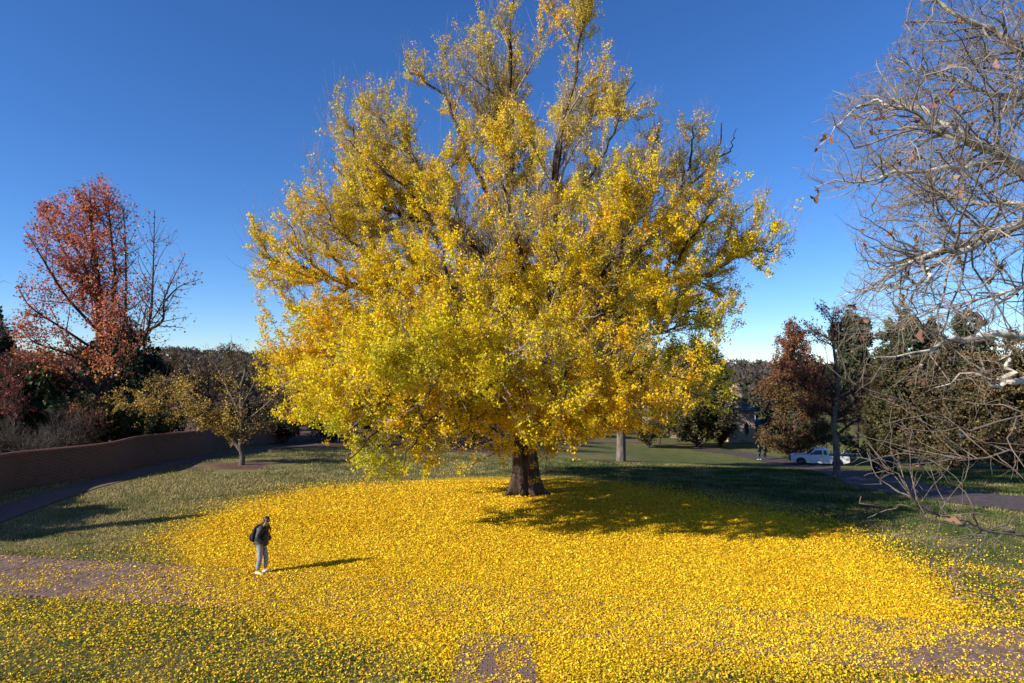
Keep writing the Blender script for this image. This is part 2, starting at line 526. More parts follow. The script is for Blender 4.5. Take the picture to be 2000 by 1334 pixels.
def ell_env(c, r, top=1.0):
    c = np.asarray(c, float); r = np.asarray(r, float)
    def env(p):
        q = (p - c) / r
        return (q ** 2).sum(-1) < 1.0
    return env

def limb_set(paths, m=12, wob=.0, rg=None):
    P, R = [], []
    for pts, r0, r1 in paths:
        p = spline(pts, m)
        if wob and rg is not None:
            j = rg.normal(size=(m, 3)) * wob; j[0] = 0; p = p + j
        P.append(p); R.append(np.linspace(r0, r1, m))
    return np.array(P), np.array(R)

def plant(name, label, cat, base, group=None):
    r = empty(name, base)
    return tag(r, label, cat, group)

def local(P, base): return P - np.asarray(base)[None, None]

def generic_tree(name, label, cat, base, H, r0, seed, crown_c, crown_r, group=None, trunk_pts=None, lean=(0, 0), bark="dark_bark", twig="brown_twig",
                 limb_t=(.3, .95), n1=26, n2=260, n3=1500, a1=55, up1=.5, leaves=0, leaf_size=.14, palette=None, shape="oval", leafmat="leaf", mask=None,
                 extra=None, sides=9, droop=.3, twig_r=.006, top=.93, L1=None, wfun=None, up2=.25, jit=.1, leaf_from=0., env=None, wig=.12):
    """trunk with limbs, branches, twigs and separate leaves; all coordinates relative to the base"""
    rg = np.random.default_rng(seed)
    root = plant(name, label, cat, base, group)
    if trunk_pts is None:
        hs = np.linspace(0, H * top, 7)
        trunk_pts = [(lean[0] * (h / H) ** 1.5 + (rg.normal() * .012 * H if h > 0 else 0), lean[1] * (h / H) ** 1.5 + (rg.normal() * .012 * H if h > 0 else 0), h) for h in hs]
    TP = spline([(trunk_pts[0][0], trunk_pts[0][1], -.25)] + list(trunk_pts), 20)[None]
    tt = np.linspace(0, 1, 20)
    TR = (r0 * ((1 - tt) ** .8 * .92 + .08) * (1 + .55 * np.exp(-tt * 22)))[None]
    env = env or ell_env(crown_c, crown_r)
    Lm = L1 or float(np.max(crown_r)) * 1.0
    P1, R1 = kids(rg, [(TP, TR)], n1, limb_t[0], limb_t[1], L=99, tl=0, Lr=(.45, 1.0), Lmax=Lm, ang=a1, angv=9, up=up1, wig=wig, n=9, rf=.55, rtip=.2, env=env)
    par1 = [(P1, R1)]
    if extra is not None:
        par1.append(extra)
    P2, R2 = kids(rg, (par1 + [(TP[:, 8:], TR[:, 8:])] if extra is None else par1), n2, .15, 1, L=.5, tl=.45, Lmax=Lm * .6, Lmin=.4, ang=45, up=up2, wig=wig, n=6, rf=.55, rmin=twig_r * 1.2, env=env)
    P3, R3 = kids(rg, par1 + [(P2, R2)], n3, .1, 1, L=.45, tl=.4, Lmax=Lm * .3, Lmin=.25, ang=45, angv=14, up=up2, wig=wig * 1.2, n=4, rf=.5, rmin=twig_r, rmax=.02, env=env)
    tv = [tubes(TP, TR, sides)] + ([tubes(*extra, 7)] if extra is not None else [])
    v, f = join(tv)
    mesh_np("trunk", v, f, bark, root, smooth=True)
    shown = P3 if leaves < 9000 else P3[::4]; shr = R3 if leaves < 9000 else R3[::4]
    k2 = 1 if leaves < 9000 else 3
    v, f = join([tubes(P1[:, ::2], R1[:, ::2], 5), tubes(P2[::k2], R2[::k2], 3), tubes(shown[:, [0, 2, 3]] if n3 > 1000 else shown, shr[:, [0, 2, 3]] if n3 > 1000 else shr, 3)])
    mesh_np("branchwork", v, f, twig, root, smooth=True)
    if leaves:
        pos = on_branches(rg, [(P3, R3), (P3, R3), (P2, R2)], leaves, leaf_from, 1.05, jit, .8)
        if mask is not None:
            pos = pos[rg.random(len(pos)) < mask(pos)]
        v, f = leaf_geo(rg, pos, np.full(len(pos), leaf_size), shape, droop)
        c = colours(rg, len(pos), palette, wfun(pos) if wfun else None)
        o = mesh_np("crown", v, f, leafmat, root, col=c)
    return root

# ================================================================== GROUND
OUT_PX = [(690, 942), (560, 955), (450, 982), (380, 1012), (310, 1055), (300, 1120), (330, 1180), (480, 1215), (640, 1262), (860, 1330), (960, 1420), (1150, 1420), (1420, 1330),
          (1600, 1345), (1960, 1345), (1940, 1240), (1880, 1180), (1800, 1110), (1720, 1062), (1640, 1030), (1500, 990), (1330, 958), (1150, 930), (1000, 928), (850, 932)]
OUT = np.array([gnd(*p)[:2] for p in OUT_PX])

def poly_sd(q):
    """signed distance to the leaf carpet's edge, positive inside"""
    q = np.asarray(q, float); d = np.full(len(q), 1e9); ins = np.zeros(len(q), bool)
    n = len(OUT)
    for i in range(n):
        a, b = OUT[i], OUT[(i + 1) % n]
        ab = b - a; t = np.clip(((q - a) @ ab) / (ab @ ab), 0, 1)
        d = np.minimum(d, np.linalg.norm(q - a - t[:, None] * ab, axis=1))
        cond = ((a[1] > q[:, 1]) != (b[1] > q[:, 1]))
        xi = a[0] + (q[:, 1] - a[1]) / (b[1] - a[1] + 1e-12) * ab[0]
        ins ^= cond & (q[:, 0] < xi)
    return np.where(ins, d, -d)

def litter(x, y):
    q = np.stack([x, y], -1)
    sd = poly_sd(q) + 1.6 * (fbm(q, .35, 5) - .5)
    core = S(-2.2, 2.6, sd)
    halo = .21 * S(-11, 0, sd) * S(19, 15, y) + .12 * S(-5, 0, sd) * S(30, 20, y)
    drift = .34 * S(23, 19, y) * S(-24, -12, x) * S(.3, .7, fbm(q, .8, 44))
    return np.clip(np.maximum(np.maximum(core, halo), drift), 0, 1)

# paths -------------------------------------------------------------
def px_path(pts): return [gnd(*p)[:2] for p in pts]
CROSS = spline([(-24, 21.8), (-15.6, 19.6), (-8, 18.2), (0, 16.6), (6, 15.2), (11.3, 14.0), (18, 12.2)], 60)
WALK = spline([(-.35, 6.5), (-.35, 10), (-.35, 15.4)], 12)
WALLPATH = spline(px_path([(-150, 1058), (50, 987), (150, 955), (240, 931), (330, 907), (420, 889), (520, 877), (660, 866)]), 30)
ROAD = spline(px_path([(1360, 876), (1480, 892), (1600, 915), (1720, 942), (1850, 966), (2000, 985), (2250, 1010)]), 30)
FARPATH = spline(px_path([(1040, 857), (1200, 862), (1300, 865), (1360, 876)]), 20)

def seg_dist(q, line):
    d = np.full(len(q), 1e9)
    for a, b in zip(line[:-1], line[1:]):
        ab = b - a; t = np.clip(((q - a) @ ab) / (ab @ ab + 1e-9), 0, 1)
        d = np.minimum(d, np.linalg.norm(q - a - t[:, None] * ab, axis=1))
    return d

GINKGO = gnd(1026, 965)
YELLOW = gnd(472, 908)
PALE = gnd(1213, 901)
THIN = gnd(1634, 932)
RUST = np.array([33.0, 76.0, float(terrain(33, 76))])

xs = np.concatenate([-np.geomspace(2600, 33, 34), np.arange(-32, 32.01, .44), np.geomspace(33, 2600, 34)])
ys = np.concatenate([[-60, -20, 0, 4], np.arange(6, 64, .44), np.geomspace(64.5, 3200, 70)])
gx, gy = np.meshgrid(xs, ys)
gx, gy = gx.ravel(), gy.ravel()
gz = terrain(gx, gy)
near = (np.abs(gx) < 34) & (gy < 66)
gz = gz + np.where(near, .05 * (fbm(np.stack([gx, gy], -1), .9, 3) - .5), 0)
nx_, ny_ = len(xs), len(ys)
ii = (np.arange(ny_ - 1)[:, None] * nx_ + np.arange(nx_ - 1)[None]).ravel()
faces = np.stack([ii, ii + 1, ii + nx_ + 1, ii + nx_], -1)
q = np.stack([gx, gy], -1)
A_lit = np.where(near, litter(gx, gy), 0)
fdry = fbm(q, .12, 9)
A_dry = .66 + .42 * S(6, -12, gx) * S(18, 26, gy) + .5 * (fdry - .5) - .32 * S(6, 14, gx) * S(20, 30, gy) - .25 * S(24, 14, gy) * S(4, -4, gx)
A_dirt = np.zeros(len(gx))
for c, r in ((YELLOW, 5.0), (PALE, 5.5), (THIN, 3.5), (GINKGO, 1.8)):
    A_dirt = np.maximum(A_dirt, 1 - np.linalg.norm((q - c[:2]) * [1, 1.2], axis=1) / r)
A_dirt = A_dirt + .75 * (fbm(q, .7, 19, 4) - .5) * (A_dirt > -.5)
A_dirt = np.maximum(A_dirt, .85 - np.abs(seg_dist(q, WALLPATH)) / 2.0 + .6 * (fbm(q, .9, 29) - .5))
A_dirt = np.maximum(A_dirt, S(50, 56, gy + .12 * gx + 3 * (fdry - .5)) * S(8, -4, gx) * 1.1)
A_dirt = np.maximum(A_dirt, S(-26.5, -28.5, gx) * S(60, 50, gy) * .9)
far = S(110, 260, gy)
ground = mesh_np("ground", np.stack([gx, gy, gz], -1), faces, "lawn", smooth=True, attrs={"litter": .95 * A_lit ** 1.6, "dry": A_dry + far * .3, "dirt": np.maximum(A_dirt, far * 1.2)})
tag(ground, kind="structure")

def ribbon(name, line, w, mat, lift, m=5):
    line = np.asarray(line); t = np.gradient(line, axis=0); t = t / np.linalg.norm(t, axis=1, keepdims=True)
    nrm = np.stack([-t[:, 1], t[:, 0]], -1)
    off = np.linspace(-w / 2, w / 2, m)
    P = line[:, None] + nrm[:, None] * off[None, :, None]
    z = terrain(P[..., 0], P[..., 1]) + lift
    z = z + .05 * (fbm(P.reshape(-1, 2), .9, 3).reshape(z.shape) - .5)
    V = np.concatenate([P, z[..., None]], -1).reshape(-1, 3)
    i = (np.arange(len(line) - 1)[:, None] * m + np.arange(m - 1)[None]).ravel()
    return tag(mesh_np(name, V, np.stack([i, i + 1, i + m + 1, i + m], -1), mat, smooth=True), kind="structure")

def dense(line, step=.25):
    d = np.concatenate([[0], np.cumsum(np.linalg.norm(np.diff(line, axis=0), axis=1))])
    u = np.arange(0, d[-1], step)
    return np.stack([np.interp(u, d, line[:, 0]), np.interp(u, d, line[:, 1])], -1)

cross_path = ribbon("cross_path", dense(CROSS), 3.1, "path_sand", .018, 9)
walkway = ribbon("walkway", dense(WALK), 1.75, "path_sand", .023, 6)
ribbon("wall_path", dense(WALLPATH, .5), 2.0, "brick_paving_far", .03, 6)
ribbon("road", dense(ROAD, .5), 4.2, "asphalt", .035, 8)
ribbon("far_path", dense(FARPATH, .5), 2.6, "brick_paving_far", .03, 6)

# bricks of the paths ------------------------------------------------
def brick_mesh(seed):
    r = np.random.default_rng(seed)
    L_, W_, H_ = .098, .046, .016
    b = MB(); b.box(-L_, L_, -W_, W_, -.03, H_, .004)
    return np.array(b.v), b.f
bv, bf = brick_mesh(0)
shared = []
for k in range(4):
    mb = MB(); mb.v = [tuple(p) for p in bv * np.array([1, 1 - .02 * k, 1 + .12 * k])]; mb.f = bf
    me = bpy.data.meshes.new("brick"); me.from_pydata(mb.v, [], mb.f); me.materials.append(MATS["brick"]); shared.append(me)
def brick_spots(line, w, rg):
    out = []
    line = dense(np.asarray(line), .105)
    t = unit(np.gradient(line, axis=0)); nrm = np.stack([-t[:, 1], t[:, 0]], -1)
    for r in range(len(line)):
        o = -w / 2 + .1 + (.1 if r % 2 else 0)
        while o < w / 2 - .05:
            p = line[r] + nrm[r] * o
            out.append((p[0], p[1], math.atan2(nrm[r][1], nrm[r][0])))
            o += .206
    return np.array(out)
rb = np.random.default_rng(4)
spots = brick_spots(WALK, 1.75, rb)
spots = spots[(spots[:, 1] > 11.9) & (spots[:, 1] < 15.0)]
order = np.argsort(spots[:, 1]); spots = spots[order]
zz = terrain(spots[:, 0], spots[:, 1]) + .05 * (fbm(spots[:, :2], .9, 3) - .5) + .023
for k, (x, y, a) in enumerate(spots[:300]):
    o = bpy.data.objects.new("brick", shared[k % 4]); COL.objects.link(o); o.parent = walkway
    o.location = (x, y, zz[k] + rb.normal() * .002); o.rotation_euler = (rb.normal() * .012, rb.normal() * .012, a + rb.normal() * .01)
def brick_mass(spots, z, parent):
    bv = np.array([(x_, y_, z_) for z_ in (-.03, .016) for x_, y_ in ((-.094, -.043), (.094, -.043), (.094, .043), (-.094, .043))])
    c, s_ = np.cos(spots[:, 2]), np.sin(spots[:, 2])
    x = bv[None, :, 0] * c[:, None] - bv[None, :, 1] * s_[:, None] + spots[:, 0:1]
    y = bv[None, :, 0] * s_[:, None] + bv[None, :, 1] * c[:, None] + spots[:, 1:2]
    zq = bv[None, :, 2] + z[:, None] + rb.normal(size=(len(z), 1)) * .003
    V = np.stack([x, y, zq], -1)
    allf = np.array([[4, 5, 6, 7], [0, 1, 5, 4], [1, 2, 6, 5], [2, 3, 7, 6], [3, 0, 4, 7]])
    Fc = (np.arange(len(spots)) * len(bv))[:, None, None] + allf[None]
    return tag(mesh_np("brickwork", V, Fc.reshape(-1, 4), "brick", parent), kind="stuff")
if len(spots) > 300: brick_mass(spots[300:], zz[300:], walkway)
cs = brick_spots(CROSS, 3.1, rb)
cs = cs[(np.abs(cs[:, 0]) < cs[:, 1] * .84)]
cs = cs[~((np.abs(cs[:, 0] + .35) < .95) & (cs[:, 1] < 15.2))]
brick_mass(cs, terrain(cs[:, 0], cs[:, 1]) + .05 * (fbm(cs[:, :2], .9, 3) - .5) + .018, cross_path)

# fallen leaves ------------------------------------------------------
rl = np.random.default_rng(21)
def scatter(n, x0, x1, y0, y1):
    x = rl.uniform(x0, x1, n); y = rl.uniform(y0, y1, n)
    return x, y
X, Y = [], []
for (n, y0, y1) in ((80000, 13.2, 19.5), (140000, 11.2, 15), (225000, 15, 20), (260000, 20, 27), (150000, 27, 36)):
    x, y = scatter(n, -1, 1, y0, y1); x = x * y * .86
    d = litter(x, y)
    qq = np.stack([x, y], -1)
    pathd = seg_dist(qq, CROSS)
    onp = S(1.7, 1.3, pathd) * S(2.5, 6, np.abs(x + 1))
    patch = S(.50, .68, fbm(qq * [1, 1.8], .8, 14))
    onw = S(1.0, .7, np.abs(x + .35)) * S(15.2, 14.2, y)
    d = d * (1 - onp * (.12 + .6 * patch) * np.where(x < 0, S(-7, -14, x) * .75, S(1.5, 9, x) * .9)) * (1 - onw * .9 * S(.53, .62, fbm(qq * [1.6, .7], 1.3, 33)))
    if (y0, y1) == (13.2, 19.5): d = d * (pathd < 1.65) * S(10, 6, np.abs(x + 1))     # leaves lie thicker on the bricks
    keep = rl.random(n) < d ** 1.1
    X.append(x[keep]); Y.append(y[keep])
X = np.concatenate(X); Y = np.concatenate(Y)
Z = terrain(X, Y) + .05 * (fbm(np.stack([X, Y], -1), .9, 3) - .5) + .03 + .02 * rl.random(len(X))
pos = np.stack([X, Y, Z], -1)
v, f = leaf_geo(rl, pos, np.full(len(X), .046) * (1 - .1 * S(15, 12, Y) + .40 * S(18, 32, Y)) * np.where(rl.random(len(X)) < .35, .72, 1.), "fan", 0, .74)
w = np.ones((len(X), 5)) * np.array([.42, .25, .18, .11, .05])
pat = fbm(np.stack([X, Y], -1), .5, 8)
w[:, 1] *= 2 * pat; w[:, 2] *= 2 * (1 - pat)
c = colours(rl, len(X), [(.82, .53, .012), (.76, .42, .010), (.88, .62, .03), (.42, .23, .02), (.60, .54, .05)], w, .19)
tag(mesh_np("fallen_leaves", v, f, "fallen_leaf", col=c), "carpet of fallen yellow ginkgo leaves spread over the lawn and brick path", "leaf litter", kind="stuff")

# a few large brown leaves and twigs lying on the carpet are in the same litter; grass tufts in the thin parts of it
rgz = np.random.default_rng(31)
n = 400000
y = 11.2 + 42 * rgz.random(n) ** 1.6; x = rgz.uniform(-.86, .86, n) * y
keep = (rgz.random(n) < 1.05 - litter(x, y)) & (seg_dist(np.stack([x, y], -1), CROSS) > 1.30 + .4 * fbm(np.stack([x, y], -1), 1.2, 77)) & (seg_dist(np.stack([x, y], -1), WALLPATH) > 1.3) & (seg_dist(np.stack([x, y], -1), ROAD) > 2.2) & (np.linalg.norm(np.stack([x, y], -1) - YELLOW[:2], axis=1) > 1.2 + 4.6 * fbm(np.stack([x, y], -1), .6, 63)) & ~((np.abs(x + .35) < .9) & (y < 15.5))
x, y = x[keep], y[keep]; n = len(x)
z = terrain(x, y) + .05 * (fbm(np.stack([x, y], -1), .9, 3) - .5) - .005
a = rgz.uniform(0, 2 * np.pi, n); h = (.04 + .07 * rgz.random(n)) * (1 + .4 * S(18, 34, y)); lean_ = rgz.normal(size=(n, 2)) * .035
b0 = np.stack([x, y, z], -1); wv = np.stack([np.cos(a), np.sin(a), np.zeros(n)], -1) * (.007 + .014 * S(15, 32, y))[:, None]
v = np.stack([b0 - wv, b0 + wv, b0 + np.stack([lean_[:, 0], lean_[:, 1], h], -1)], 1).reshape(-1, 3)
f = np.arange(3 * n).reshape(-1, 3)
dm = np.clip(.25 + 1.2 * (fbm(np.stack([x, y], -1), .8, 40, 4) - .5) * 2 + .55 * S(16, 24, y) * S(6, -8, x), 0, 1)[:, None]
cg = (np.array([.045, .085, .016]) * (1 - dm) + np.array([.30, .25, .10]) * dm) * (1 + .3 * rgz.normal(size=(n, 1)))
tag(mesh_np("grass", v, f, "leaf", col=np.repeat(np.clip(cg, .01, .6), 3, 0)), "short green and straw coloured lawn grass around the leaf carpet", "grass", kind="stuff")

# ================================================================== GINKGO
g0 = GINKGO.copy()
GD = g0[1]
def gp(px, py, dy=0.0):
    """limb point: place in the crown dy metres behind (+) or in front (-) of the trunk, relative to the trunk's foot"""
    return at(px, py, GD + dy) - g0

ZK = np.array([-1, 1.2, 2.2, 3.2, 4.3, 6.6, 9.0, 11.4, 13.9, 16.3, 18.8, 19.8, 21.2, 23.6, 25.2, 26])
RL = np.array([0, 7.0, 8.8, 9.7, 10.7, 12.1, 12.1, 12.4, 11.5, 9.5, 8.4, 7.5, 6.3, 3.4, 1.6, 0])
RR_ = np.array([0, 1.0, 2.0, 6.6, 8.4, 10.2, 10.8, 12.4, 12.2, 11.2, 9.2, 5.8, 4.8, 4.2, 3.2, 0])
def genv(p):
    x, y, z = p[..., 0], p[..., 1], p[..., 2]
    rl_, rr = np.interp(z, ZK, RL), np.interp(z, ZK, RR_)
    rx = np.where(x < 0, rl_, rr)
    ry = np.where(y < 0, 1.17, .92) * np.maximum(rl_, rr)
    ok = (np.abs(x) / (rx + .01)) ** 2.6 + (np.abs(y) / (ry + .01)) ** 2.3 < 1.06
    D = GD + y
    sidex = S(.5, 3.0, x)
    zmin = CAMH - (233 - 98 * sidex - 12 * S(-6, -11, x)) / F * D - g0[2] + .0
    # the side crown on the right stands apart from the leaders
    gap = (z > 18.6) & (x > 4.9) & (x < 6.2)
    return ok & (z > zmin) & ~gap

rgk = np.random.default_rng(77)
ginkgo = plant("ginkgo_tree", "huge old ginkgo with bright yellow leaves standing in its own leaf carpet", "tree", g0)
# fluted trunk of two fused stems with root flare
tz = np.concatenate([np.linspace(-.3, 1.6, 12), np.linspace(1.9, 9.6, 20)])
th = np.linspace(0, 2 * np.pi, 56, endpoint=False)
lobe_ph = rgk.uniform(0, 6.28, 9)
ring_v = []
for z in tz:
    base_r = np.interp(z, [-.3, 0, .35, .9, 1.8, 3.5, 6, 9.6], [1.02, .90, .74, .63, .57, .52, .42, .28])
    fl = np.exp(-max(z, 0) / .55)
    r = base_r * (1 + .10 * np.cos(2 * (th - .1)) - .34 * np.exp(-((th - 4.86) / .17) ** 2) * np.interp(z, [0, 4, 7], [1, 1, 0]) - .12 * np.exp(-((th - 1.6) / .25) ** 2))
    r = r * (1 + fl * (.24 * np.cos(5 * th + .7) + .22 * np.cos(8 * th + 2.0)) * .95 + .035 * np.cos(13 * th + .5 * z))
    pp = np.stack([np.cos(th) * 3, np.sin(th) * 3, np.full(56, z * .55)], -1)
    r = r * (1 + .10 * (fbm(pp, 2.2, 17) - .5) + .05 * (fbm(pp, 6, 18) - .5))
    cx = -.05 * z / 4; cy = 0
    ring_v.append(np.stack([cx + r * np.cos(th), cy + r * np.sin(th), np.full(56, z)], -1))
V = np.array(ring_v); nr = len(tz)
i = np.arange(nr - 1)[:, None] * 56 + np.arange(56)[None]; j = np.arange(nr - 1)[:, None] * 56 + (np.arange(56)[None] + 1) % 56
TF = np.stack([i, j, j + 56, i + 56], -1).reshape(-1, 4)
mesh_np("trunk", V.reshape(-1, 3), TF, "ginkgo_bark", ginkgo, smooth=True)

LIMBS = [
    ([gp(1022, 700), gp(1010, 600, .5), gp(992, 400, 1), gp(1000, 250, 1), gp(998, 100, .6), gp(1000, -20, .4)], .34, .03),
    ([gp(1030, 640), gp(1072, 500, -1), gp(1086, 330, -2), gp(1098, 250, -2), gp(1122, 150, -2), gp(1148, 10, -1.6)], .27, .025),
    ([gp(1010, 600), gp(960, 500, -1), gp(860, 438, -2), gp(790, 420, -2.4), gp(731, 397, -2.6), gp(700, 330, -2.6), gp(688, 250, -2.4)], .22, .03),
    ([gp(960, 500, -1), gp(880, 445, -1.4), gp(845, 370, -1.6), gp(785, 280, -1.6), gp(725, 215, -1.4), gp(690, 190, -1.2)], .17, .02),
    ([gp(1015, 700), gp(950, 620, -1.5), gp(800, 600, -3), gp(700, 563, -3.6), gp(610, 532, -4), gp(555, 510, -4.2), gp(515, 530, -4.4)], .24, .025),
    ([gp(995, 450, 1), gp(930, 340, .4), gp(892, 250, 0), gp(862, 180, -.2), (gp(800, 140, -.4))], .16, .02),
    ([gp(995, 350, 1), gp(965, 250, 1.6), gp(945, 130, 2.2), gp(938, 10, 2.4)], .13, .02),
    ([gp(1050, 720), gp(1120, 600, .5), gp(1185, 530, 1), gp(1250, 490, 1.5), gp(1320, 400, 1.8), gp(1385, 320, 2), gp(1415, 240, 2)], .25, .025),
    ([gp(1185, 530, 1), gp(1230, 440, 0), gp(1275, 350, -.5), gp(1290, 250, -.8)], .13, .02),
    ([gp(1120, 600, .5), gp(1280, 555, -1.5), gp(1400, 530, -2.4), gp(1450, 495, -2.8), gp(1525, 478, -3)], .18, .02),
    ([gp(1400, 530, -2.4), gp(1450, 470, -2.6), gp(1490, 400, -2.6)], .07, .015),
    ([gp(1086, 330, -2), gp(1110, 270, -1.6), gp(1160, 222, -1), gp(1240, 165, -.4)], .09, .015),
    ([gp(1086, 420, -1.6), gp(1150, 350, -2.5), gp(1200, 260, -3), gp(1215, 215, -3)], .1, .015),
    ([gp(1020, 800), gp(930, 790, -3), gp(820, 800, -5.5), gp(720, 850, -7.5), gp(675, 905, -8)], .17, .02),
    ([gp(1020, 780), gp(900, 720, -1.5), gp(760, 690, -2.2), gp(620, 700, -2.8), gp(545, 700, -3)], .19, .02),
    ([gp(1015, 760), gp(860, 700, 2.5), gp(700, 680, 4), gp(560, 640, 4.4)], .19, .02),
    ([gp(1040, 790), gp(1130, 770, -2), gp(1240, 750, -3), (gp(1370, 700, -3.4))], .17, .02),
    ([gp(1040, 760), gp(1150, 690, 2.5), gp(1280, 650, 4), gp(1410, 620, 4.6)], .17, .02),
    ([gp(1020, 790), gp(990, 760, -4), gp(940, 770, -7), gp(900, 860, -9.2)], .16, .02),
    ([gp(1025, 740), gp(1060, 650, -5), gp(1080, 560, -8), gp(1085, 480, -9.2)], .18, .02),
    ([gp(1015, 720), gp(940, 620, -5), gp(880, 540, -7.5), gp(860, 440, -8.6)], .18, .02),
    ([gp(1022, 800), gp(1040, 780, -4.5), gp(1070, 760, -7.5), gp(1100, 800, -9.0)], .14, .02),
    ([gp(1020, 720), gp(1000, 640, 5), gp(960, 560, 8), gp(920, 480, 9)], .18, .02),
    ([gp(1030, 740), gp(1080, 640, 5), gp(1140, 560, 8), gp(1180, 470, 9)], .18, .02),
    ([gp(1020, 560, .5), gp(1010, 470, -3.5), gp(985, 380, -6), gp(975, 300, -6.6)], .15, .02),
    ([gp(1020, 560, .5), gp(1100, 440, 3), gp(1170, 360, 5), gp(1210, 300, 5.6)], .14, .02),
    ([gp(1010, 660), gp(880, 570, 2), gp(740, 500, 3.4), gp(640, 430, 3.8), gp(590, 390, 4)], .19, .02),
    ([gp(1250, 490, 1.5), gp(1262, 400, 2.4), gp(1275, 320, 3), gp(1268, 250, 3.2)], .09, .015),
    ([gp(1320, 400, 1.8), gp(1345, 330, .6), gp(1352, 265, 0), gp(1350, 235, -.2)], .08, .012),
    ([gp(1385, 320, 2), gp(1425, 290, 2.4), gp(1440, 250, 2.6)], .06, .012),
    ([gp(1280, 555, -1.5), gp(1350, 470, -3.2), gp(1390, 410, -4), gp(1400, 350, -4.2)], .09, .015),
    ([gp(1250, 490, 1.5), gp(1350, 450, 3.4), gp(1440, 420, 4), gp(1490, 390, 4)], .09, .015),
    ([gp(1120, 600, .5), gp(1200, 500, -3.6), gp(1240, 420, -5.4), gp(1250, 350, -5.8)], .11, .015),
    ([gp(1018, 800), gp(900, 760, -4), gp(730, 780, -8.6), gp(625, 835, -11.0)], .15, .02),
    ([gp(1018, 800), gp(920, 770, -5), gp(780, 810, -9.4), gp(690, 895, -11.2)], .14, .02),
    ([gp(1018, 805), gp(940, 780, -5.5), gp(850, 820, -9.6), gp(790, 910, -11.4)], .13, .02),
    ([gp(1018, 790), gp(880, 720, -4.4), gp(700, 700, -8.0), gp(570, 770, -9.6)], .15, .02),
    ([gp(1018, 760), gp(920, 690, -5.5), gp(780, 680, -9.6), gp(680, 740, -11.6)], .14, .02),
    ([gp(1020, 760), gp(960, 700, -6), gp(880, 700, -10.4), gp(840, 780, -12.8)], .14, .02),
    ([gp(1022, 760), gp(1010, 700, -6), gp(985, 700, -10.6), gp(960, 800, -13.2)], .14, .02),
    ([gp(1024, 770), gp(1060, 710, -6), gp(1090, 720, -10.2), gp(1110, 800, -12.6)], .13, .02),
    ([gp(1026, 770), gp(1100, 720, -5), gp(1170, 740, -9.0), gp(1220, 810, -10.8)], .13, .02),
    ([gp(800, 600, -3), gp(715, 500, -3.4), gp(650, 430, -3.6), gp(615, 370, -3.6)], .10, .015),
    ([gp(700, 563, -3.6), gp(645, 490, -3), gp(605, 440, -2.6), gp(575, 400, -2.6)], .08, .015),
    ([gp(640, 545, -4), gp(590, 480, -4.4), gp(560, 430, -4.4)], .06, .012),
    ([gp(860, 438, -2), gp(770, 350, -4), gp(700, 290, -4.6), gp(665, 260, -4.6)], .09, .015),
    ([gp(880, 570, 2), gp(760, 430, .5), gp(680, 350, 0), gp(640, 310, 0)], .10, .015),
    ([gp(950, 620, -1.5), gp(760, 640, 0), gp(620, 610, .8), gp(545, 590, 1)], .11, .015),
    ([gp(1080, 660, .4), gp(1220, 600, 1.4), gp(1330, 590, 1.8), gp(1425, 575, 2)], .11, .015),
    ([gp(1080, 660, .4), gp(1210, 620, -3), gp(1320, 610, -4.4), gp(1400, 625, -4.8)], .11, .015),
    ([gp(1150, 690, 2.5), gp(1280, 610, 4), gp(1360, 560, 4.4), gp(1420, 530, 4.4)], .10, .015),
    ([gp(980, 520, .6), gp(850, 400, 3), gp(760, 330, 4), gp(700, 290, 4.2)], .13, .02),
]
for k in range(34):
    az = k * 2.39996 + .4
    zs = 2.9 + 5.2 * ((k * .618) % 1)
    ze = zs + (-1.6 + 4.2 * ((k * .377) % 1)) * (1 if zs > 4 else .7)
    ux, uy = math.cos(az), math.sin(az)
    rx = float(np.interp(ze, ZK, RL if ux < 0 else RR_)); ry = (1.15 if uy < 0 else .92) * float(np.interp(ze, ZK, np.maximum(RL, RR_)))
    rad = .93 / math.sqrt((ux / rx) ** 2 + (uy / ry) ** 2)
    D_ = GD + uy * rad
    ze = max(ze, CAMH - (215 - 70 * float(S(.5, 3., ux * rad))) / F * D_ - g0[2])
    LIMBS.append(([np.array([0, 0, zs]), np.array([ux * rad * .35, uy * rad * .35, zs + .9]), np.array([ux * rad * .7, uy * rad * .7, (zs + ze) / 2 + 1.2]), np.array([ux * rad, uy * rad, ze])], .13, .02))
P0, R0 = limb_set(LIMBS, 16, .09, rgk)
tr_line = np.array([[0, 0, z] for z in np.linspace(2.6, 9.4, 12)])[None]; tr_r = np.linspace(.5, .3, 12)[None]
P1, R1 = kids(rgk, [(P0, R0)], 1300, .12, 1, L=.42, tl=.5, Lmax=4.0, Lmin=.8, ang=48, angv=12, up=.5, wig=.13, n=8, rf=.5, rtip=.2, rmax=.06, rmin=.010, env=genv)
P1b, R1b = kids(rgk, [(tr_line, tr_r)], 70, 0, 1, L=99, tl=0, Lmax=8.5, ang=72, angv=12, up=.15, wig=.12, n=8, rf=.2, rtip=.2, rmax=.07, env=genv)
P1 = np.concatenate([P1, P1b]); R1 = np.concatenate([R1, R1b])
P2, R2 = kids(rgk, [(P1, R1), (P0, R0)], 9500, .08, 1, L=.5, tl=.45, Lmax=1.9, Lmin=.45, ang=46, angv=14, up=.45, wig=.14, n=4, rf=.5, rtip=.35, rmax=.024, rmin=.008, env=genv)
hi1 = P1[:, -1, 2] > 12.5
P2h, R2h = kids(rgk, [(P1[hi1], R1[hi1]), (P0[:13], R0[:13])], 2600, .2, 1, L=9, tl=0, Lmax=1.3, ang=44, angv=14, up=.8, wig=.14, n=4, rf=.5, rtip=.35, rmax=.018, rmin=.007, env=lambda p: genv(p) & (p[..., 2] > 11.5), lift=.3)
P2 = np.concatenate([P2, P2h]); R2 = np.concatenate([R2, R2h])
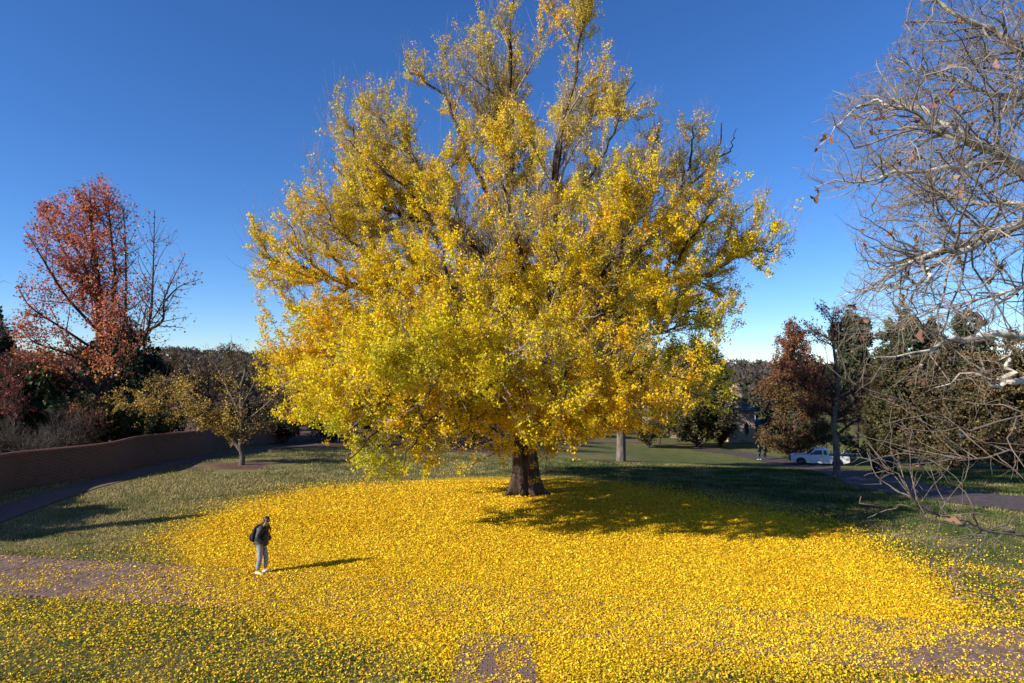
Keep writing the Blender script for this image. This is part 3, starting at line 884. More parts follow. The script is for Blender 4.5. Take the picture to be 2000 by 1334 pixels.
P3, R3 = kids(rgk, [(P2, R2), (P1, R1)], 30000, .25, 1, L=.55, tl=.3, Lmax=.95, Lmin=.3, ang=40, angv=14, up=.7, wig=.12, n=2, rf=.5, rtip=.4, rmax=.011, rmin=.006, env=genv, lift=.4)
# long bare upright shoots on the upper and outer boughs
hiP = P1[:, -1, 2] > 11
P4, R4 = kids(rgk, [(P1[hiP], R1[hiP]), (P0[:13], R0[:13])], 7500, .3, 1, L=9, tl=0, Lmax=1.7, ang=38, angv=16, up=1.3, wig=.10, n=4, rf=.5, rtip=.4, rmax=.011, rmin=.007, env=lambda p: genv(p * np.array([.96, .96, .965])) & (p[..., 2] > 10), lift=.8)
v, f = join([tubes(P0, R0, 9)])
mesh_np("limbwork", v, f, "ginkgo_bark", ginkgo, smooth=True)
v, f = join([tubes(P1, R1, 4), tubes(P2, R2, 3), tubes(P3[::3], R3[::3], 3), tubes(P4, R4, 3)])
mesh_np("branchwork", v, f, "ginkgo_twig", ginkgo, smooth=True)
# leaves sit in tufts on short P1, R1)], 270000 along the branches
spur = on_branches(rgk, [(P2, R2), (P3, R3), (P1, R1)], 270000, .0, .96, .02, 1.0)
zz_ = spur[:, 2]; xx_ = spur[:, 0]
dn = np.interp(zz_, [0, 9, 12, 16, 20, 24], [.92, .92, .95, .84, .68, .50])
dn = dn * (.08 + .97 * S(.42, .55, .5 * fbm(spur, .42, 51) + .5 * fbm(spur, 1.1, 52)))
dn = dn * (1 - .25 * S(7.5, 11, xx_)) * (1 - .6 * S(3, 7, xx_) * S(7.0, 5.0, zz_)) * (1 - .5 * S(4, 7, xx_) * S(12.5, 16, zz_)) * (1 - .3 * S(-4.5, -8, xx_) * S(13, 17, zz_))
outer = np.sqrt((spur[:, 0] / (np.interp(zz_, ZK, np.maximum(RL, RR_)) + .1)) ** 2 + (spur[:, 1] / (.9 * np.interp(zz_, ZK, np.maximum(RL, RR_)) + .1)) ** 2)
dn = dn * (1 - .5 * S(.8, 1.0, outer) * S(9, 14, zz_))
spur = spur[rgk.random(len(spur)) < dn]
lp = spur
g_ = S(.38, .62, fbm(lp, .30, 61)); o_ = S(.42, .62, fbm(lp, .34, 71))
x_, z_ = lp[:, 0], lp[:, 2]
lowg = S(11.5, 5.5, z_) * np.clip(S(1, -7, x_) + .9 * S(4, 8, x_) + .25, 0, 1)
dull = S(12.5, 19, z_)
A = np.array
c = A([.81, .60, .012])[None] * np.ones((len(lp), 1))
c = c + (A([.80, .47, .012]) - c) * (.7 * o_)[:, None]
c = c + (A([.40, .45, .018]) - c) * (.9 * g_ * lowg)[:, None]
c = c + (A([.62, .46, .09]) - c) * (.65 * dull * (1 - .6 * o_))[:, None]
odd = rgk.random(len(lp))
c[odd < .10] = A([.50, .30, .03]); c[odd > .92] = A([.52, .52, .03])
c = np.clip(c * (1 + .13 * rgk.normal(size=(len(lp), 1))), .005, .95)
def tuft_object(name, pts, col, mat, parent, leaf, spread, count, seed):
    """one mesh of spur points; each carries a tuft of small fan leaves"""
    rg = np.random.default_rng(seed)
    me = bpy.data.meshes.new(name)
    me.vertices.add(len(pts)); me.vertices.foreach_set("co", np.asarray(pts, np.float32).ravel())
    a = me.attributes.new("Col", 'FLOAT_COLOR', 'POINT'); cc = np.ones((len(pts), 4), np.float32); cc[:, :3] = col; a.data.foreach_set("color", cc.ravel())
    a = me.attributes.new("turn", 'FLOAT_VECTOR', 'POINT'); a.data.foreach_set("vector", rg.uniform(0, 6.283, (len(pts), 3)).astype(np.float32).ravel())
    a = me.attributes.new("size", 'FLOAT', 'POINT'); a.data.foreach_set("value", (.7 + .6 * rg.random(len(pts))).astype(np.float32))
    me.update(); me.materials.append(MATS[mat])
    o = bpy.data.objects.new(name, me); COL.objects.link(o); o.parent = parent
    ng = bpy.data.node_groups.new(name, 'GeometryNodeTree')
    ng.interface.new_socket("Geometry", in_out='INPUT', socket_type='NodeSocketGeometry'); ng.interface.new_socket("Geometry", in_out='OUTPUT', socket_type='NodeSocketGeometry')
    N, L = ng.nodes.new, ng.links.new
    gi, go = N("NodeGroupInput"), N("NodeGroupOutput")
    jn = N("GeometryNodeJoinGeometry")
    tri_ = N("GeometryNodeMeshCircle"); tri_.fill_type = 'NGON'; tri_.inputs["Vertices"].default_value = 3; tri_.inputs["Radius"].default_value = leaf * .62
    for k in range(count):
        t = N("GeometryNodeTransform"); L(tri_.outputs[0], t.inputs[0])
        t.inputs["Translation"].default_value = tuple(rg.normal(size=3) * spread); t.inputs["Rotation"].default_value = tuple(rg.uniform(0, 6.283, 3))
        sc_ = .75 + .5 * rg.random(); t.inputs["Scale"].default_value = (sc_, sc_ * .9, sc_)
        L(t.outputs[0], jn.inputs[0])
    sm = N("GeometryNodeSetMaterial"); sm.inputs["Material"].default_value = MATS[mat]; L(jn.outputs[0], sm.inputs[0])
    ip = N("GeometryNodeInstanceOnPoints"); L(gi.outputs[0], ip.inputs["Points"]); L(sm.outputs[0], ip.inputs["Instance"])
    nr_ = N("GeometryNodeInputNamedAttribute"); nr_.data_type = 'FLOAT_VECTOR'; nr_.inputs["Name"].default_value = "turn"
    e2 = N("FunctionNodeEulerToRotation"); L(nr_.outputs[0], e2.inputs[0]); L(e2.outputs[0], ip.inputs["Rotation"])
    ns = N("GeometryNodeInputNamedAttribute"); ns.data_type = 'FLOAT'; ns.inputs["Name"].default_value = "size"
    L(ns.outputs[0], ip.inputs["Scale"])
    L(ip.outputs[0], go.inputs[0])
    m = o.modifiers.new("tufts", 'NODES'); m.node_group = ng
    return o
tag(tuft_object("crown", lp, c, "ginkgo_tuft", ginkgo, .076, .066, 8, 5), kind="stuff")


# ================================================================== SERPENTINE BRICK WALL
def wall():
    base = np.array(px_path([(-420, 1075), (-220, 1025), (0, 967), (100, 948), (200, 927), (300, 907), (390, 889), (470, 874), (560, 862)]))
    ln = dense(spline(base, 200), .25)
    t = unit(np.gradient(ln, axis=0)); nrm = np.stack([-t[:, 1], t[:, 0]], -1)
    u = np.arange(len(ln)) * .25
    ln = ln + nrm * (.55 * np.sin(u * 2 * np.pi / 9.0))[:, None]
    t = unit(np.gradient(ln, axis=0)); nrm = np.stack([-t[:, 1], t[:, 0]], -1)
    z = terrain(ln[:, 0], ln[:, 1]); ztop = np.interp(np.arange(len(ln)), *[np.arange(len(ln))[::12], (z + 1.78)[::12]])
    o0 = ln[0]
    root = tag(empty("serpentine_wall", (o0[0], o0[1], z[0])), "long curving dark red brick garden wall with a rounded brick coping", "wall")
    def strip(prof, name, mat, zrow):
        V, UV = [], []
        m = len(prof)
        for k in range(len(ln)):
            for (o, h) in prof:
                p = ln[k] + nrm[k] * o
                V.append((p[0] - o0[0], p[1] - o0[1], zrow[k] + h - z[0])); UV.append((u[k], h + o))
        i = (np.arange(len(ln) - 1)[:, None] * m + np.arange(m)[None]); j = (np.arange(len(ln) - 1)[:, None] * m + (np.arange(m)[None] + 1) % m)
        Fq = np.stack([i, j, j + m, i + m], -1).reshape(-1, 4)
        e = (len(ln) - 1) * m
        caps = np.array([[0, m - 1, m - 2, m - 3 if m > 4 else 1][:4], [e, e + 1, e + m - 2, e + m - 1]])
        mesh_np(name, np.array(V), np.concatenate([Fq, caps]), mat, root, uv=np.array(UV))
    strip([(-.14, -1.95), (.14, -1.95), (.14, -.005), (-.14, -.005)], "wall_face", "wall_brick", ztop)
    strip([(-.19, 0), (.19, 0), (.17, .10), (.07, .15), (-.07, .15), (-.17, .10)], "coping", "coping_brick", ztop)
wall()

# ================================================================== TREES AROUND
def rel(px, py, D, base): return at(px, py, D) - np.asarray(base)

RED = [(.45, .10, .055), (.50, .16, .07), (.36, .07, .055), (.56, .25, .10)]
ORANGE = [(.62, .26, .08), (.55, .18, .07), (.66, .36, .13)]
# red oak beyond the wall
ro = at(200, 872, 47.0); ro[2] = float(terrain(ro[0], ro[1]))
D = 47.0
def ex(*paths):
    return limb_set(paths, 12)
lim = ex(([rel(200, 770, D, ro), rel(225, 730, D, ro), rel(262, 690, D - 1, ro), rel(290, 640, D - 1, ro), rel(298, 560, D - 1, ro), rel(302, 410, D - 1, ro)], .24, .02),
         ([rel(290, 645, D - 1, ro), rel(318, 625, D - 1, ro), rel(322, 580, D - 1, ro), rel(360, 500, D - 1, ro)], .12, .02),
         ([rel(320, 590, D - 1, ro), rel(350, 560, D - 1, ro), rel(392, 545, D - 1, ro)], .07, .015),
         ([rel(205, 780, D, ro), rel(150, 735, D - 1, ro), rel(100, 705, D - 2, ro), rel(40, 690, D - 2, ro)], .2, .03),
         ([rel(205, 700, D, ro), rel(190, 600, D, ro), rel(155, 500, D, ro), rel(120, 420, D, ro)], .16, .02),
         ([rel(205, 680, D, ro), rel(225, 560, D + 1, ro), rel(215, 440, D + 1, ro), rel(210, 370, D + 1, ro)], .16, .02),
         ([rel(230, 720, D, ro), rel(245, 600, D + 1, ro), rel(245, 480, D + 1, ro), rel(240, 400, D + 1, ro)], .12, .02),
         ([rel(195, 650, D, ro), rel(130, 580, D - 1, ro), rel(80, 500, D - 2, ro), rel(50, 450, D - 2, ro)], .13, .02),
         ([rel(195, 690, D, ro), rel(120, 640, D - 2, ro), rel(60, 600, D - 3, ro), rel(35, 560, D - 3, ro)], .11, .02),
         ([rel(195, 720, D, ro), rel(130, 690, D - 3, ro), rel(70, 670, D - 4, ro), rel(40, 640, D - 4, ro)], .10, .02),
         ([rel(195, 600, D, ro), rel(140, 520, D + 2, ro), rel(100, 440, D + 3, ro), rel(85, 400, D + 3, ro)], .10, .02),
         ([rel(150, 735, D - 1, ro), rel(100, 735, D - 3, ro), rel(55, 745, D - 4, ro)], .07, .015),
         ([rel(200, 740, D, ro), rel(215, 700, D - 3, ro), rel(235, 640, D - 4, ro), rel(230, 580, D - 4, ro)], .08, .015))
def red_env(p):
    w = p + ro; px = CX + F * w[..., 0] / w[..., 1]; py = HOR - F * (w[..., 2] - CAMH) / w[..., 1]
    px = px + 34 * (fbm(p, .55, 91) - .5)
    lo = np.interp(py, [350, 400, 480, 600, 700, 760], [150, 60, 35, 25, 20, 40]); hi = np.interp(py, [350, 385, 420, 470, 560, 680, 760], [205, 250, 325, 372, 395, 380, 330])
    return (px > lo) & (px < hi) & (py > 340) & (py < 770) & (np.abs(p[..., 1]) < 6)
def red_mask(p):
    w = p + ro; px = CX + F * w[..., 0] / w[..., 1]
    return np.clip(1.15 - 1.0 * S(150, 275, px) , .14, 1) * (.40 + .8 * S(.4, .6, fbm(p, .5, 3)))
def red_w(p):
    low = S(10, 3, p[:, 2]); z = np.ones(len(p))
    return np.stack([.5 * z, .4 * z, .35 * z, .3 * z, .1 + 1.6 * low, .1 + 1.0 * low, .05 + .8 * low], -1)
generic_tree("red_oak", "tall dark red autumn oak with one half bare side behind the brick wall", "tree", ro, 13, .42, 5, (0, 0, 8), (7.5, 6, 8), trunk_pts=[(0, 0, 0), rel(205, 780, D, ro), rel(195, 680, D, ro), rel(192, 560, D, ro), rel(180, 450, D, ro), rel(175, 370, D, ro)],
             extra=lim, n1=10, n2=620, n3=5000, leaves=42000, leaf_size=.17, palette=RED + ORANGE, mask=red_mask, wfun=red_w, env=red_env, up1=.6, L1=6.5, a1=40, limb_t=(.4, .95), twig_r=.009, twig="dark_bark", jit=.14)

# crooked small yellow tree inside the lawn
yb = YELLOW; D = yb[1]
lim = ex(([rel(470, 880, D, yb), rel(440, 840, D, yb), rel(400, 815, D - .5, yb), rel(330, 790, D - 1, yb), rel(230, 790, D - 1.4, yb)], .15, .02),
         ([rel(470, 870, D, yb), rel(472, 820, D, yb), rel(470, 760, D + .3, yb), rel(480, 710, D + .5, yb), rel(450, 665, D + .6, yb)], .16, .02),
         ([rel(445, 840, D, yb), rel(390, 790, D + 1, yb), rel(340, 745, D + 1.5, yb), rel(290, 740, D + 2, yb)], .1, .015),
         ([rel(472, 830, D, yb), rel(520, 790, D, yb), rel(550, 760, D - .5, yb), rel(570, 740, D - .6, yb)], .09, .015),
         ([rel(470, 800, D, yb), rel(510, 720, D, yb), rel(520, 680, D, yb)], .07, .012),
         ([rel(470, 850, D, yb), rel(530, 830, D + 1, yb), rel(590, 815, D + 1.6, yb)], .08, .012),
         ([rel(465, 800, D, yb), rel(430, 730, D + .8, yb), rel(410, 690, D + 1, yb)], .07, .012))
def yel_env(p):
    w = p + yb; px = CX + F * w[..., 0] / w[..., 1]; py = HOR - F * (w[..., 2] - CAMH) / w[..., 1]
    lo = np.interp(py, [640, 700, 740, 780, 830, 860], [400, 340, 230, 190, 210, 330]); hi = np.interp(py, [640, 700, 780, 860], [480, 560, 600, 600])
    return (px > lo) & (px < hi) & (py > 640) & (py < 868) & (np.abs(p[..., 1]) < 4)
def yel_mask(p):
    w = p + yb; px = CX + F * w[..., 0] / w[..., 1]; py = HOR - F * (w[..., 2] - CAMH) / w[..., 1]
    return np.clip(S(500, 400, px) * S(715, 760, py) + .25 * S(735, 770, py), .02, 1) * (.25 + .9 * S(.4, .6, fbm(p, .9, 13)))
generic_tree("small_tree", "low spreading crooked tree with thin yellow leaves on bare brown ground before the wall", "tree", yb, 5, .26, 9, (0, 0, 3), (6, 4, 3), trunk_pts=[(0, 0, 0), rel(473, 890, D, yb), rel(468, 870, D, yb), rel(470, 845, D, yb)],
             extra=lim, n1=8, n2=420, n3=3800, leaves=34000, leaf_size=.11, palette=[(.58, .38, .06), (.44, .24, .05), (.40, .30, .08), (.26, .20, .05)], mask=yel_mask, env=yel_env, up1=.3, L1=2.5, twig_r=.007, bark="mid_bark", twig="brown_twig", limb_t=(.7, 1), jit=.08, wig=.2)

# dark evergreens at the left, behind the wall
GREEN_D = [(.014, .030, .016), (.022, .042, .020), (.030, .050, .024)]
def conifer(name, label, base, H, r, seed, leaves=26000, n1=90, n2=900, n3=4000, palette=GREEN_D, group=None, angle=82, bottom=.06, spread=None, size=.34, up=-.1, flat=False, lean=(0, 0)):
    prof = spread or ([0, .1, .5, 1], [.75, 1, .6, .04])
    def env(p):
        h = p[..., 2] / H
        return (h > bottom) & (h < 1.02) & (np.hypot(p[..., 0] - lean[0] * h, p[..., 1]) < r * np.interp(h, *prof))
    return generic_tree(name, label, "tree", base, H, H * .018 + .06, seed, None, (r, r, r), group=group, n1=n1, n2=n2, n3=n3, a1=angle, up1=up, up2=.12, leaves=leaves, leaf_size=size, palette=palette, shape="oval", leafmat="needle",
                        env=env, limb_t=(bottom, .98), L1=r * 1.15, top=1.0, jit=.10, droop=.1, lean=lean)
def foot(px, D, dz=0):
    p = at(px, 715, D); p[2] = float(terrain(p[0], p[1])) + dz; return p
conifer("cedar_tree", "dark green cedar with flat layered boughs behind the red oak", foot(235, 56), 12.0, 5.2, 41, leaves=22000, spread=([0, .2, .6, 1], [1, 1, .75, .05]))
conifer("cedar_tree", "low broad dark evergreen behind the wall beyond the bare shrubs", foot(40, 44), 6.8, 5.0, 42, leaves=30000, spread=([0, .4, .8, 1], [1, 1, .7, .1]), palette=[(.020, .040, .016), (.034, .060, .022), (.05, .07, .03)])
conifer("cedar_tree", "dark conifer next to the red tree at the wall's outer stretch", foot(-10, 52), 11.5, 4.2, 43, leaves=22000)
# reddish little tree and bare boughs at the left border
generic_tree("small_tree", "small half bare tree with dull red leaves beside the dark conifer", "tree", foot(30, 40), 7.2, .14, 44, (0, 0, 4.9), (2.6, 2.4, 2.6), n1=18, n2=150, n3=900, leaves=1100, leaf_size=.15, palette=[(.26, .07, .05), (.2, .06, .05)], twig_r=.008, limb_t=(.4, 1))
generic_tree("bare_tree", "tall leafless tree with grey boughs left of the red oak", "tree", foot(-75, 44), 14.5, .25, 45, (0, 0, 10), (4.2, 4, 5), n1=26, n2=220, n3=1500, twig_r=.009, twig="grey_bark", limb_t=(.4, 1))

# shrubs behind the wall
def shrub(name, label, base, H, r, seed, group=None, leaves=0, palette=None, stems=9, n2=150, n3=1000, twig="shrub_twig", size=.1, twig_r=.007, leafmat="leaf", spread=.8):
    rg = np.random.default_rng(seed)
    root = plant(name, label, "shrub", base, group)
    paths = []
    for k in range(stems):
        a = 2 * np.pi * (k + rg.random()) / stems; q = r * spread * (.35 + .65 * rg.random())
        paths.append(([(0.08 * math.cos(a), .08 * math.sin(a), -.1), (q * .35 * math.cos(a), q * .35 * math.sin(a), H * .4), (q * math.cos(a), q * math.sin(a), H * (.65 + .3 * rg.random()))], .03 + .012 * H, .01))
    P0, R0 = limb_set(paths, 10, .05, rg)
    env = ell_env((0, 0, H * .52), (r, r, H * .52))
    P2, R2 = kids(rg, [(P0, R0)], n2, .15, 1, L=.6, tl=.4, Lmax=r, Lmin=.3, ang=42, up=.3, wig=.16, n=5, rf=.5, rmin=twig_r * 1.2, env=env)
    P3, R3 = kids(rg, [(P0, R0), (P2, R2)], n3, .1, 1, L=.5, tl=.4, Lmax=r * .5, Lmin=.2, ang=42, angv=15, up=.3, wig=.16, n=4, rf=.5, rmin=twig_r, rmax=.015, env=env)
    v, f = tubes(P0, R0, 6); mesh_np("stem", v, f, twig, root, smooth=True)
    v, f = join([tubes(P2, R2, 3), tubes(P3[::(3 if leaves > 5000 else 1), [0, 2, 3]], R3[::(3 if leaves > 5000 else 1), [0, 2, 3]], 3)]) ; mesh_np("branchwork", v, f, twig, root, smooth=True)
    if leaves:
        pos = on_branches(rg, [(P3, R3), (P2, R2)], leaves, 0, 1.05, .07)
        pos = pos[rg.random(len(pos)) < .3 + .9 * S(.4, .6, fbm(pos, .9, seed))]
        v, f = leaf_geo(rg, pos, np.full(len(pos), size), "oval", .2)
        mesh_np("crown", v, f, leafmat, root, col=colours(rg, len(pos), palette))
    return root
TAN = [(.30, .20, .08), (.22, .14, .06), (.38, .27, .10)]
OLIVE = [(.05, .065, .02), (.075, .085, .03), (.11, .10, .035)]
shrub("leafless_shrub", "bare grey shrub with forked stems behind the wall under the red oak", foot(130, 40), 4.0, 2.6, 61, n3=1300)
shrub("leafless_shrub", "bare pale twigged shrub rising behind the wall's outer end", foot(70, 37), 3.0, 2.2, 62, n3=1200)
shrub("leafless_shrub", "wide leafless grey shrub arching between the evergreen and the red oak", foot(10, 39), 3.4, 3.0, 63, n3=1300)
shrub("evergreen_shrub", "rounded dark green shrub against the wall under the small yellow tree", foot(290, 47), 3.8, 3.4, 64, leaves=15000, palette=OLIVE, size=.16, twig="brown_twig")
shrub("evergreen_shrub", "dull green bush with a few yellow leaves left of the small yellow tree", foot(235, 48), 4.4, 2.4, 65, leaves=9000, palette=OLIVE + [(.35, .25, .06)], size=.15, twig="brown_twig")
shrub("autumn_shrub", "thin orange leaved shrub behind the wall beside the red oak's trunk", foot(165, 43), 4.6, 2.0, 66, leaves=2600, palette=[(.35, .16, .05), (.28, .12, .05)], size=.14, twig="brown_twig")
shrub("evergreen_shrub", "very dark bush at the foot of the cedar", foot(110, 49), 4.6, 4.4, 67, leaves=14000, palette=GREEN_D, size=.2, twig="brown_twig")
shrub("evergreen_shrub", "dark bush filling the corner behind the wall", foot(-20, 45), 4.4, 4.2, 68, leaves=14000, palette=GREEN_D, size=.2, twig="brown_twig")

# brown thicket behind the lawn, left of and behind the ginkgo
rth = np.random.default_rng(90)
where = ["next to the wall's far end", "behind the small yellow tree", "left of the ginkgo's low boughs", "behind the ginkgo's hanging boughs", "close to the parked dark car", "between the thicket and the ginkgo trunk"]
k = 0
for px, D_, H_ in ((330, 66, 7.0), (405, 62, 6.4), (455, 70, 7.6), (520, 60, 6.0), (585, 66, 6.6), (650, 62, 5.6), (720, 70, 6.4), (800, 66, 5.4), (880, 72, 6.0), (960, 70, 5.0)):
    generic_tree("thicket_tree", ["leafless tree at the far end of the wall, first of the thicket", "leafless thicket tree beside the one at the wall's far end", "tall leafless thicket tree right behind the small yellow tree", "leafless thicket tree between the small yellow tree and the ginkgo's boughs", "leafless thicket tree seen past the tips of the ginkgo's left boughs", "low leafless tree next to the ginkgo's lowest left boughs", "leafless tree standing over the half hidden dark car", "leafless tree behind the ginkgo's hanging boughs, past the dark car", "leafless tree behind the ginkgo near its trunk", "lowest leafless tree straight behind the ginkgo trunk"][k], "tree", foot(px, D_), H_ + 2.4, .13, 900 + k, (0, 0, H_ * .64), (4.8, 3.6, H_ * .64), group="leafless trees of the thicket", n1=30, n2=200, n3=1250, twig_r=.016, limb_t=(.15, 1), a1=48,
                 leaves=1500 if k % 2 else 3400, leaf_size=.18, palette=[(.16, .11, .055), (.12, .085, .05), (.24, .16, .06)], wig=.18)
    k += 1
for px, D_, H_, lab in ((560, 58, 2.4, "dark low bush at the lawn's edge beside the small yellow tree"), (650, 60, 2.2, "dark low bush at the lawn's edge under the ginkgo's left boughs"), (740, 64, 2.6, "dark bush behind the ginkgo's hanging boughs near the dark car"),
                      (840, 62, 2.2, "broad dark bush behind the ginkgo left of its trunk"), (930, 66, 2.4, "dark bush just left of the ginkgo trunk at the lawn's far edge"), (480, 60, 2.6, "dark bush at the far end of the wall")):
    shrub("low_bush", lab, foot(px, D_), H_ * 1.35, 4.2, int(px), leaves=9000, palette=[(.035, .032, .016), (.05, .042, .022), (.03, .04, .016)], size=.16, twig="brown_twig", n3=700)

for px, D_, H_, r_, lab in ((1170, 88, 3.0, 2.6, "low olive bush before the chapel's aisle windows"), (1265, 80, 3.6, 3.0, "rounded olive bush at the far path below the chapel's gable"), (1405, 86, 3.4, 2.6, "dark bush at the foot of the lodge's sunny wall"), (1600, 96, 3.4, 4.6, "dark hedge bush beyond the white post fence"), (1530, 92, 3.6, 4.4, "dark bush under the rust coloured tree"), (1700, 92, 4.0, 4.6, "dark bush below the open crowned pine")):
    shrub("border_bush", lab, foot(px, D_), H_, r_, int(px) + 3, leaves=6000, palette=[(.05, .05, .02), (.08, .07, .03), (.035, .04, .018), (.14, .11, .04)], size=.2, twig="brown_twig", n3=700)

# pale barked tree behind the ginkgo
generic_tree("pale_tree", "pale grey barked tree with a mostly bare crown behind the ginkgo's right side", "tree", PALE, 18, .5, 71, (0, 0, 11.5), (7.5, 6, 8), trunk_pts=[(0, 0, 0), (0, 0, 3), (-.3, 0, 7), (-.6, .2, 11), (-.5, .3, 15.5)], bark="grey_bark", twig="grey_bark", n1=30, n2=360, n3=3200,
             leaves=32000, leaf_size=.23, palette=[(.42, .34, .06), (.38, .25, .06), (.30, .34, .05)], twig_r=.009, limb_t=(.35, 1), up1=.35)
for px, py, H_, lab in ((1123, 842, 7, "thin dark trunked young tree before the stone chapel"), (1288, 868, 6.5, "slim young tree with olive leaves beside the chapel's porch"), (1370, 876, 7.2, "slender dark tree with drooping olive and yellow leaves by the road's end")):
    b = gnd(px, py)
    generic_tree("young_tree", lab, "tree", b, H_, .11, int(px), (0, 0, H_ * .62), (2.6, 2.4, H_ * .40), n1=18, n2=150, n3=900, leaves=0 if px == 1123 else 3800, leaf_size=.17, palette=[(.20, .17, .04), (.12, .12, .035), (.32, .24, .05)], twig_r=.01, limb_t=(.3, 1))
conifer("olive_tree", "dark tree with olive and dull yellow leaves between the chapel and the lodge", foot(1362, 84), 15.0, 5.6, 73, leaves=28000, palette=[(.03, .034, .016), (.055, .052, .02), (.16, .13, .03), (.05, .045, .025)], angle=60, up=.3, size=.26, spread=([0, .3, .7, 1], [.8, 1, .8, .1]))

# right: thin oak by the road, rust coloured tree, pines and brown mass
tb = THIN; D = tb[1]
generic_tree("road_oak", "slim straight oak with sparse red brown leaves in front of the white pickup", "tree", tb, 11, .25, 81, (-.3, 0, 7.0), (3.6, 3.4, 4.3), n1=22, n2=190, n3=1500, leaves=3200, leaf_size=.15, palette=RED + [(.22, .12, .06)], twig_r=.008, limb_t=(.34, 1), bark="grey_bark", twig="dark_bark", up1=.2, a1=62, top=.95)
RUST_P = [(.26, .10, .045), (.20, .075, .04), (.13, .085, .035), (.09, .08, .03)]
def rust_w(p):
    up_ = S(5, 13, p[:, 2])
    return np.stack([.1 + .9 * up_, .2 + .5 * up_, .7 - .4 * up_, .7 - .6 * up_], -1)
def rust_env(p):
    h = p[..., 2] / 16.4
    return (h > .06) & (h < 1.0) & (np.hypot(p[..., 0], p[..., 1]) < 5.6 * np.interp(h, [0, .25, .7, 1], [.9, 1, .55, .06]))
generic_tree("rust_tree", "pyramid shaped tree turning rust red at its top beyond the white pickup", "tree", foot(1548, 72), 16.4, .35, 82, None, (5, 5, 5), env=rust_env, n1=70, n2=700, n3=4200, leaves=42000, leaf_size=.2, palette=RUST_P, wfun=rust_w, limb_t=(.08, .98), a1=65, up1=.3, twig_r=.01, jit=.14, L1=5.2)
PINE = [(.030, .050, .020), (.045, .066, .028), (.06, .075, .035)]
for px, D_, H_, r_, lab in ((1668, 84, 18.4, 4.6, "tall pine with an open layered crown nearest to the rust coloured tree"), (1765, 88, 19, 4.6, "tall pine between two others behind the brown oaks"), (1822, 92, 17.6, 3.6, "shorter pine standing close to the tall middle pine"), (1890, 84, 18.2, 4.8, "tall dark pine behind the sycamore's twigs")):
    conifer("pine_tree", lab, foot(px, D_), H_, r_, int(px), leaves=17000, n1=46, n2=420, n3=2200, palette=PINE, bottom=.38 if px < 1700 else .15, angle=72, spread=([0, .45, .7, .85, 1], [.6, 1, .75, .65, .1]), size=.40, up=.25)
BROWN = [(.075, .058, .026), (.10, .070, .032), (.06, .06, .024), (.13, .085, .04)]
for px, D_, H_, r_, lab, pal in ((1740, 66, 13.0, 5.6, "broad olive brown tree right behind the roadside oak", [(.055, .062, .022), (.08, .075, .028), (.09, .065, .03)]), (1850, 60, 12.2, 6.2, "wide brown leaved tree whose boughs reach the lawn by the lamp post", BROWN), (1975, 56, 12.4, 6.0, "brown and tan leaved tree beyond the lamp post", BROWN + [(.24, .16, .06)]), (2090, 58, 12.0, 6.0, "dense brown tree at the far side of the lamp post's lawn", BROWN)):
    conifer("brown_tree", lab, foot(px, D_), H_, r_, int(px), leaves=20000, n1=60, n2=600, n3=3200, palette=pal, bottom=.05, angle=66, spread=([0, .15, .45, .8, 1], [.8, 1, .95, .6, .1]), size=.26, up=.3)

# shade trees outside the picture on the sunny side (their shadows lie on the lawn)
conifer("holly_tree", "dense evergreen standing by the wall at the sunny end of the lawn", (-31.2, 17.6, 0), 10.2, 2.2, 84, leaves=15000, spread=([0, .3, .62, .75, 1], [1, 1, .8, .25, .1]), n3=2000)
conifer("holly_tree", "rounded evergreen beside the dense evergreen at the lawn's sunny end", (-32.6, 20.6, 0), 7.3, 4.8, 85, leaves=26000, spread=([0, .3, .85, 1], [1, 1, .95, .55]), n3=2000)

